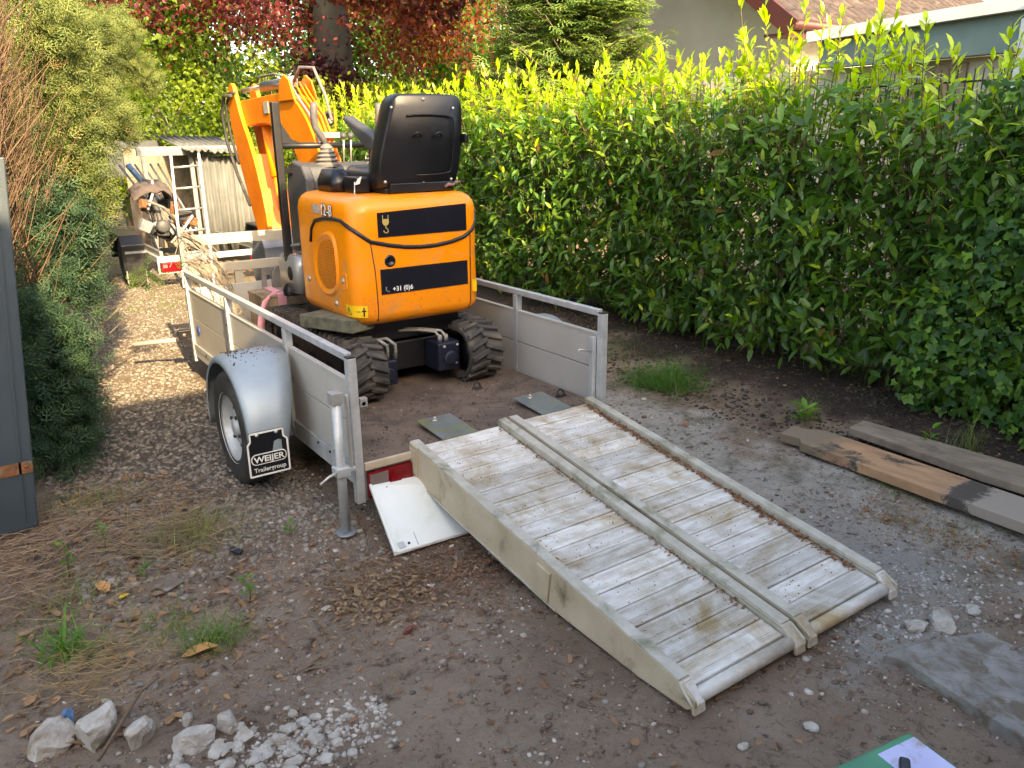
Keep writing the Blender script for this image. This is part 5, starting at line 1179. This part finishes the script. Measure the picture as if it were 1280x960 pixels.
plank([(2.42, -.50), (2.44, -.62), (2.39, -.66), (2.34, -2.3), (2.61, -2.3), (2.665, -.62), (2.60, -.56), (2.585, -.47)], .012, .055, woodo, 'thick orange brown plank with flaking black patch lying by the hedge')
plank([(2.76, -.72), (2.94, -.70), (3.00, -2.4), (2.72, -2.4), (2.70, -1.5)], .045, .045, woodg, 'grey weathered plank partly behind the orange brown plank')
n = 80; P = np.stack([rng.uniform(2.4, 2.6, n), rng.normal(-1.15, .12, n), np.full(n, .069)], 1)
# concrete slab lower right
sb = MB().prism([(1.03, -1.97), (1.06, -2.02), (1.0, -2.40), (.98, -2.9), (1.9, -2.9), (1.9, -2.25), (1.55, -2.10), (1.25, -2.0)], 'z', -.03, .030).build('concrete_slab', conc, None, .006)
for v in sb.data.vertices: v.co.z -= max(0, (v.co.x-1.02))*.085
tag(sb, 'broken grey concrete slab half buried in dirt at the lower right', 'slab')
# green tool case, bottom edge
tc = root('tool_case', (.42, -2.42, 0), 'green plastic tool case with lilac label and black handle at the bottom edge', 'tool case')
cang = R(-9); cc_ = Vector((.388, -2.425, 0)); RM = Matrix.Rotation(cang, 3, 'Z')
def tcp(x, y, z): return cc_+RM@Vector((x, y, z))
def tbox(x0, x1, y0, y1, z0, z1): 
    m = MB(); return m.add([tcp(x, y, z) for z in (z0, z1) for x, y in ((x0, y0), (x1, y0), (x1, y1), (x0, y1))], [(0, 3, 2, 1), (4, 5, 6, 7), (0, 1, 5, 4), (1, 2, 6, 5), (2, 3, 7, 6), (3, 0, 4, 7)])
tbox(-.22, .14, -.14, .14, .01, .12).build('lower_shell', greenb, tc, .015, 3)
tbox(-.222, .142, -.142, .142, .124, .20).build('lid', greenb, tc, .018, 3)
tbox(-.012, .125, -.13, .115, .2002, .203).build('label_field', lilac, tc, .001)
tbox(-.17, -.04, -.12, .06, .2005, .208).build('recess_rim', greenb, tc, .003)
tbox(-.155, -.055, -.11, .045, .2085, .2092).build('recess', M('green with recess shade', (.02, .09, .05), (.015, .07, .04)), tc)  # flat patch on the lid, hollow's shade put into its darker green
MB().bar(tcp(-.17, -.10, .232), tcp(.0, .05, .232), .026, .026).build('handle', blackp, tc, .007, 3)
dk = root('rubber_boot_edge', (.62, -2.55, 0), 'dark rounded rubber object at the bottom right corner', 'rubber scrap') if False else None

# ================================================================ stones, rubble, litter, plants on the ground
def rock(loc, sz, label=None, mat=stone, name='rock', seed=0, cat='rock', group=None, sq=.0):
    bm2 = bmesh.new(); bmesh.ops.create_icosphere(bm2, subdivisions=3 if max(sz) > .03 else 2, radius=1)
    for v in bm2.verts:
        d = v.co.normalized(); k = 1+.34*noise.noise(d*1.3+Vector((seed*3.7, seed, 0)))+.15*noise.noise(d*3.5+Vector((seed, 0, 0)))+.05*noise.noise(d*9+Vector((seed, 0, 0)))
        for pn in range(4):
            pv = Vector((math.sin(seed*1.3+pn*2.1), math.cos(seed*2.1+pn*1.7), math.sin(seed*.7+pn*4.1))).normalized(); dd = d.dot(pv)*k
            if dd > .62: k *= .62/dd
        c = Vector([math.copysign(abs(t)**(1-.35), t) for t in d])*k; v.co = Vector((c.x*sz[0], c.y*sz[1], c.z*sz[2]))
    me_ = bpy.data.meshes.new(name); bm2.to_mesh(me_); bm2.free(); me_.materials.append(mat)
    o = bpy.data.objects.new(name, me_); COL.objects.link(o); o.location = (loc[0], loc[1], gh(loc[0], loc[1])+sz[2]*.55); o.rotation_euler = (random.uniform(-.3, .3), random.uniform(-.3, .3), random.uniform(0, 6))
    return tag(o, label, cat, group)
big = [((-1.36, -.66), (.088, .055, .055), 'oblong off-white rock, leftmost of the big ones at the lower left'),
       ((-1.235, -.71), (.068, .068, .092), 'tallest white rock beside the blue scrap at the lower left'),
       ((-1.135, -.80), (.050, .048, .068), 'rounded white rock with a brown top, right of the tallest one'),
       ((-1.00, -.90), (.078, .050, .040), 'flat grey white rock in the middle of the rubble'),
       ((-.895, -.90), (.042, .038, .038), 'pinkish rubble stone right of the flat white rock'),
       ((-.87, -.98), (.032, .030, .026), 'angular pale stone at the bottom edge'),
       ((-.99, -.78), (.028, .022, .020), 'small white chip above the flat rock'),
       ((-1.35, -.93), (.045, .040, .030), 'pale stone cut by the bottom left corner')]
for i, (p, s, lb) in enumerate(big): rock((p[0], p[1]-.065), tuple(k*.86 for k in s), lb, seed=i+1)
o = rock((-1.300, -.66), (.024, .020, .045), 'small blue plastic scrap between the two biggest rocks', bluem, 'plastic_scrap', 33, 'scrap')
for i in range(110):
    x = random.uniform(-1.35, -.62); y = -1.09-.14*random.random()+random.gauss(0, .05)+(.06 if x < -.8 else 0); s = random.uniform(.008, .024)
    rock((x, y), (s*random.uniform(.9, 1.6), s, s*.7), 'small white rubble stone in the heap along the bottom left edge', seed=i+20, name='rubble_stone', cat='stone', group='small rubble stones at the bottom left')
singles = [((-.39, -.52), .016, 'single white pebble below the dry leaf pile'), ((-.02, -.02), .013, 'yellowish stone left of the prop stand foot'), ((.02, -.62), .015, 'small white paper-like chip below the hanging tailgate'),
           ((-.33, .30), .013, 'white pebble behind the mud flap'), ((.33, -1.95), .015, 'white chip left of the green case'), ((.56, -2.02), .020, 'grey blue stone above the green case'), ((2.35, .55), .018, 'pale pebble right of the right rear post'),
           ((1.42, -1.98), .045, 'pale concrete lump beside the slab'), ((1.32, -1.93), .032, 'smaller concrete lump left of the pale lump'), ((1.6, -2.0), .028, 'concrete crumb right of the pale lump')]
for i, (p, s, lb) in enumerate(singles): rock(p, (s*1.3, s, s*.6), lb, seed=i+120, name='stone', cat='stone')
rock((-.20, -.84), (.030, .020, .012), 'dark red brick fragment below the dry leaf pile', brickr, 'brick_fragment', 3, 'brick')
sq = MB().obox((0, 0, 0), (.09, .07, .008)).build('tile_piece', conc, None, .002); sq.location = (-.85, .0, .004); sq.rotation_euler = (.05, 0, .5); tag(sq, 'flat grey square tile piece on the bare earth at the left', 'tile')
gl = MB().obox((0, 0, 0), (.06, .03, .01)).build('rubber_scrap', blackp, None, .003); gl.location = (-.55, .10, .012); gl.rotation_euler = (.2, .1, -1.0); tag(gl, 'small black rubber scrap right of the grass tuft', 'scrap')

def ground_z(P): return np.array([gh(x, y) for x, y in P[:, :2]])
def pebbles(name, n, xf, size, c1, c2, label, flat=.6):
    xy = xf(n); n = len(xy); P = np.concatenate([xy, np.zeros((n, 1))], 1); s = size(n); P[:, 2] = ground_z(P)+s*rng.uniform(-.25, .2, n)
    S = np.stack([s*rng.uniform(.7, 1.4, n), s*rng.uniform(.7, 1.4, n), s*rng.uniform(.4, .8, n)], 1)
    a = rng.uniform(0, 2*PI, n); ax = np.stack([np.cos(a), np.sin(a), rng.normal(size=n)*.25], 1)
    o = scatter(name, IT, IF, P, ax, np.array([0, 0, 1.])+rng.normal(size=(n, 3))*.25, S, mixc(c1, c2, rng.random(n)**1.2)*rng.uniform(.75, 1.15, n)[:, None], stonec, jitter=.22)
    return tag(o, label, 'gravel', kind='stuff')
IT, IF = ico(1)
def reg(x0, x1, y0, y1, dens=None):
    def f(n):
        xy = np.stack([rng.uniform(x0, x1, n), rng.uniform(y0, y1, n)], 1)
        q = np.array([noise.noise(Vector((x*1.7, y*1.7, 5))) for x, y in xy]); return xy[q+rng.normal(size=n)*.2 > (-.1 if dens is None else dens)]
    return f
pebbles('drive_gravel', 15000, lambda n: (lambda y: np.stack([rng.uniform(-1.15, .0, n)+np.clip(y-3, 0, 9)*rng.uniform(0, .35, n), y], 1))(.45+8.5*rng.random(n)**1.6-np.abs(rng.normal(size=n))*.35), lambda n: rng.uniform(.006, .018, n), (.13, .115, .10), (.28, .25, .215), 'grey brown gravel of the drive left of the trailer')
pebbles('earth_pebbles', 20000, reg(-1.4, 2.6, -2.6, 1.2), lambda n: .0022+.0045*rng.random(n)**3+.010*(rng.random(n) > .985), (.13, .095, .07), (.44, .38, .32), 'fine pebbles scattered over the trodden earth')
pebbles('rubble_chips', 1300, lambda n: np.stack([rng.uniform(-1.5, -.45, n), -1.16+rng.normal(size=n)*.07], 1), lambda n: rng.uniform(.004, .012, n), (.24, .20, .165), (.50, .46, .41), 'white rubble chips along the bottom left edge')
pebbles('concrete_crumbs', 1500, lambda n: np.stack([rng.normal(1.5, .26, n), rng.normal(-1.80, .15, n)], 1), lambda n: .0022+.012*rng.random(n)**5, (.26, .24, .22), (.46, .44, .41), 'pale concrete crumbs at the foot of the right ramp')
pebbles('grey_chips', 2600, reg(1.5, 2.5, -1.3, 1.0, 0), lambda n: .002+.009*rng.random(n)**4, (.20, .185, .165), (.38, .36, .33), 'grey chips on the dusty strip between ramp and hedge')
pebbles('soil_clods', 6000, reg(2.5, 4.0, -2.2, 4.0, -.6), lambda n: rng.uniform(.005, .018, n), (.04, .03, .023), (.075, .055, .042), 'dark soil clods under the hedge')

pebbles('trodden_stones', 3800, reg(-1.3, 2.4, -2.6, .9), lambda n: .004+.011*rng.random(n)**3, (.11, .085, .07), (.50, .46, .41), 'mixed brown grey and white stones trodden into the earth')
pebbles('earth_clods', 7000, reg(-1.4, 2.4, -2.6, 1.0), lambda n: .003+.012*rng.random(n)**3, (.12, .082, .06), (.24, .175, .13), 'crumbly brown earth clods over the yard')
def litter(name, n, xf, size, cols, label):
    xy = xf(n); n = len(xy); P = np.concatenate([xy, np.zeros((n, 1))], 1); P[:, 2] = ground_z(P)+rng.uniform(.002, .016, n)
    T = [(0, 0, 0), (.28, .3, .10), (.22, .7, .14), (0, 1, .02), (-.22, .7, .12), (-.28, .3, .08), (0, .5, 0)]; F = [(6, 0, 1), (6, 1, 2), (6, 2, 3), (6, 3, 4), (6, 4, 5), (6, 5, 0)]
    a = rng.uniform(0, 2*PI, n)
    o = scatter(name, T, F, P, np.stack([np.cos(a), np.sin(a), rng.normal(size=n)*.2], 1), np.array([0, 0, 1.])+rng.normal(size=(n, 3))*.35, size(n), mixc(cols[0], cols[1], rng.random(n)), deadl, jitter=.5)
    return tag(o, label, 'leaf litter', kind='stuff')
br2 = ((.17, .085, .045), (.42, .24, .12))
litter('dry_leaf_pile', 800, lambda n: np.array([-.18, -.52])+rng.normal(size=(n, 2))*np.array([.14, .13]), lambda n: .008+.030*rng.random(n)**2, ((.14, .09, .055), (.36, .25, .15)), 'pile of shredded dry leaves on the earth below the prop stand')
litter('leaf_litter', 1500, lambda n: np.stack([rng.uniform(-1.45, -.55, n), rng.uniform(-.85, 1.3, n)], 1), lambda n: .010+.045*rng.random(n)**3, ((.12, .08, .055), (.36, .22, .12)), 'brown fallen leaves among the weeds at the left')
litter('scattered_leaves', 1100, lambda n: np.stack([rng.uniform(-.9, 1.2, n), rng.uniform(-2.2, .2, n)], 1), lambda n: .006+.032*rng.random(n)**2, ((.12, .07, .045), (.34, .19, .11)), 'scattered leaf scraps on the earth around the ramps')
litter('tailgate_leaves', 1500, lambda n: np.array([.22, -.58])+rng.normal(size=(n, 2))*np.array([.24, .15]), lambda n: rng.uniform(.006, .022, n), ((.10, .06, .04), (.26, .14, .08)), 'reddish leaf mulch below the hanging tailgate')
litter('orange_leaves', 700, lambda n: np.stack([2.12+rng.normal(size=n)*.10, rng.uniform(-2.0, -1.2, n)], 1), lambda n: rng.uniform(.005, .018, n), ((.20, .10, .04), (.38, .20, .08)), 'orange leaf scraps on the moss strip at the right')
litter('hedge_leaves', 500, lambda n: np.stack([rng.uniform(2.6, 3.8, n), rng.uniform(-2, 3, n)], 1), lambda n: rng.uniform(.012, .04, n), ((.14, .09, .05), (.30, .18, .10)), 'dead leaves on the soil under the hedge')
for i, (x, y, s, c, lb) in enumerate([(-.80, .32, .05, (.55, .28, .13), 'bright orange dry leaf on bare earth near the square tile'), (-1.06, .10, .07, (.50, .26, .11), 'large tan leaf left of the yellow leaf'), (-1.00, .04, .045, (.70, .46, .05), 'yellow leaf among the weeds at the left'),
                                  (-.93, -.52, .10, (.48, .25, .10), 'long orange brown leaf under the lower grass tuft'),  (2.22, .02, .05, (.34, .13, .07), 'red brown leaf left of the plank end')]):
    T = [(0, 0, 0), (.28, .3, .10), (.22, .7, .14), (0, 1, .02), (-.22, .7, .12), (-.28, .3, .08), (0, .5, 0)]
    o = scatter('dry_leaf', T, [(6, 0, 1), (6, 1, 2), (6, 2, 3), (6, 3, 4), (6, 4, 5), (6, 5, 0)], [(x, y, gh(x, y)+.012)], [(math.cos(i*2), math.sin(i*2), .1)], [(0, .1, 1)], np.array([s*1.3]), [c], deadl); tag(o, lb, 'leaf')
# twigs
def twigs(name, n, xf, L, label, col=((.30, .21, .14), (.16, .11, .08)), zz0=.01, wd=.0022):
    xy = xf(n); P = np.concatenate([xy, np.zeros((n, 1))], 1); P[:, 2] = ground_z(P)+rng.uniform(.003, .003+zz0*3, n); a = rng.uniform(0, 2*PI, n)
    o = scatter(name, ST_T, ST_F, P, np.stack([np.cos(a), np.sin(a), rng.normal(size=n)*.10], 1), np.array([0, 0, 1.])+rng.normal(size=(n, 3))*.1, np.stack([np.full(n, wd), rng.uniform(L*.3, L, n), np.full(n, wd)], 1), mixc(col[0], col[1], rng.random(n)), deadl)
    return tag(o, label, 'twigs', kind='stuff')
twigs('dry_brush', 1000, lambda n: np.stack([rng.uniform(-1.45, -.55, n), rng.normal(.55, .28, n)], 1), .30, 'dry twigs and stalks below the blue metal panel', ((.42, .31, .21), (.18, .12, .08)), .026, .0024)
twigs('dry_straw', 420, lambda n: np.stack([rng.normal(-1.18, .10, n), rng.normal(-.42, .10, n)], 1), .12, 'dry yellow grass beside the big rocks', ((.50, .38, .20), (.34, .24, .12)), .02, .0018)
twigs('small_twigs', 1500, lambda n: np.stack([rng.uniform(-.8, 1.6, n), rng.uniform(-2.3, .5, n)], 1), .07, 'small twigs scattered over the earth', wd=.0016)
twigs('leaf_pile_twigs', 260, lambda n: np.array([-.18, -.52])+rng.normal(size=(n, 2))*.14, .10, 'thin stalks in the dry leaf pile', ((.34, .23, .14), (.2, .13, .08)), .015, .0018)
for i, (a, b, lb) in enumerate([((-.95, .95, .02), (-.28, .62, .03), 'long bare twig across the earth behind the grass tuft'), ((-1.3, .40, .02), (-.75, .85, .09), 'brown stick leaning in the dry brush'), ((-1.25, -.95, .05), (-1.02, -.62, .02), 'thin grey stick lying over the white rocks')]):
    a, b = Vector(a), Vector(b); o = MB().tube([a, a.lerp(b, .4)+Vector((.02, .02, .03)), a.lerp(b, .7)+Vector((0, .02, .015)), b], [.006, .005, .004, .002], 6).build('stick', stem, None); tag(o, lb, 'stick')

def tuft(x, y, n, L, spread, c1, c2, label, cat='grass', wd=.0035, lean=.8):
    P = np.stack([x+rng.normal(size=n)*spread, y+rng.normal(size=n)*spread, np.zeros(n)], 1); P[:, 2] = ground_z(P)-.003
    a = rng.uniform(0, 2*PI, n); ax = np.stack([np.cos(a)*lean*rng.random(n), np.sin(a)*lean*rng.random(n), np.full(n, .7)], 1)
    S = np.stack([np.full(n, wd)*rng.uniform(.7, 1.3, n), rng.uniform(.4, 1, n)*L, rng.uniform(1.0, 2.6, n)*L], 1)
    o = scatter('grass_tuft', BL_T, BL_F, P, ax, np.stack([-np.cos(a)*.4, -np.sin(a)*.4, np.full(n, 1.)], 1), S, mixc(c1, c2, rng.random(n)), grassm)
    return tag(o, label, cat, kind='stuff')
G1, G2 = (.06, .13, .02), (.19, .27, .06)
tuft(-.66, .40, 420, .17, .10, (.10, .15, .03), (.30, .30, .10), 'mixed green and dry grass tuft right of the blue metal panel', lean=1.5)
tuft(-.80, -.48, 190, .17, .045, G1, G2, 'green grass tuft above the white rocks at the lower left', lean=1.5)
tuft(-.90, -.30, 120, .10, .08, G1, G2, 'small green weeds above the lower left grass tuft', lean=1.2)
tuft(-1.20, .10, 150, .10, .12, G1, G2, 'short weeds at the left edge below the metal panel')
tuft(-.98, 1.05, 260, .12, .12, (.10, .14, .03), (.26, .27, .09), 'sparse grass at the foot of the cypress')
tuft(2.72, .72, 1100, .27, .13, (.035, .10, .015), (.12, .24, .04), 'thick dark green grass tuft under the hedge right of the trailer', lean=1.3)
tuft(2.95, 1.6, 300, .12, .2, (.035, .10, .015), (.10, .20, .04), 'low grass further along the hedge foot')
tuft(2.42, -1.25, 500, .035, .09, (.08, .12, .02), (.17, .20, .05), 'low moss and grass on the dusty strip by the plank', lean=1.3)
tuft(2.22, -1.62, 400, .035, .13, (.08, .11, .02), (.19, .19, .05), 'second low mossy patch further right by the plank', lean=1.3)
tuft(3.05, -1.25, 70, .30, .05, (.08, .14, .03), (.20, .26, .08), 'tall thin grass stalks behind the grey plank', lean=.35, wd=.003)
tuft(2.9, -.35, 60, .22, .05, (.08, .14, .03), (.20, .26, .08), 'thin grass stalks at the hedge foot behind the plank end', lean=.35, wd=.003)
tuft(-1.25, -.25, 60, .22, .03, (.04, .12, .015), (.11, .24, .03), 'broad bladed green weed cut by the left edge', wd=.010, lean=1.2)
# drive-side weeds further back
tuft(.35, 6.2, 500, .10, .45, G1, G2, 'weeds on the drive before the second trailer'); tuft(1.7, 6.3, 700, .12, .45, G1, G2, 'grass under the front of the trailer'); tuft(.1, 9.8, 700, .15, .5, G1, G2, 'grass at the far end of the drive')
def weed(x, y, h, n, label, sz=.035, c=((.05, .14, .02), (.13, .27, .03))):
    r_ = root('weed_plant', (x, y, gh(x, y)), label, 'weed')
    MB().tube([(x, y, gh(x, y)-.01), (x+.01, y, h*.5), (x-.005, y+.01, h)], [.003, .0025, .0015], 5).build('stem', stem, r_)
    t = rng.random(n); a = np.arange(n)*2.4; P = np.stack([x+.004*np.cos(a), y+.004*np.sin(a), .01+t*h], 1)
    o = scatter('foliage', LEAF_T, LEAF_F, P, np.stack([np.cos(a), np.sin(a), .5+rng.normal(size=n)*.2], 1), np.array([0, 0, 1.])+rng.normal(size=(n, 3))*.2, rng.uniform(.7, 1.2, n)*sz, mixc(c[0], c[1], rng.random(n)), grassm, r_); o['kind'] = 'stuff'
weed(-1.18, .32, .16, 22, 'upright leafy weed in the dry brush below the blue metal panel'); weed(-1.02, .46, .12, 18, 'smaller leafy weed right of the upright one'); weed(-.62, -.30, .09, 16, 'small weed right of the lower grass tuft')
weed(-.30, .12, .05, 10, 'tiny seedling on the bare earth by the tuft'); weed(-.92, .12, .05, 12, 'low weed by the square tile piece')
weed(2.80, -.40, .13, 16, 'bright green laurel sucker behind the orange brown plank', .10, ((.06, .17, .015), (.17, .32, .03)))
weed(2.95, -1.10, .15, 14, 'bright ivy-like seedling behind the grey plank', .07, ((.06, .17, .015), (.17, .32, .03)))
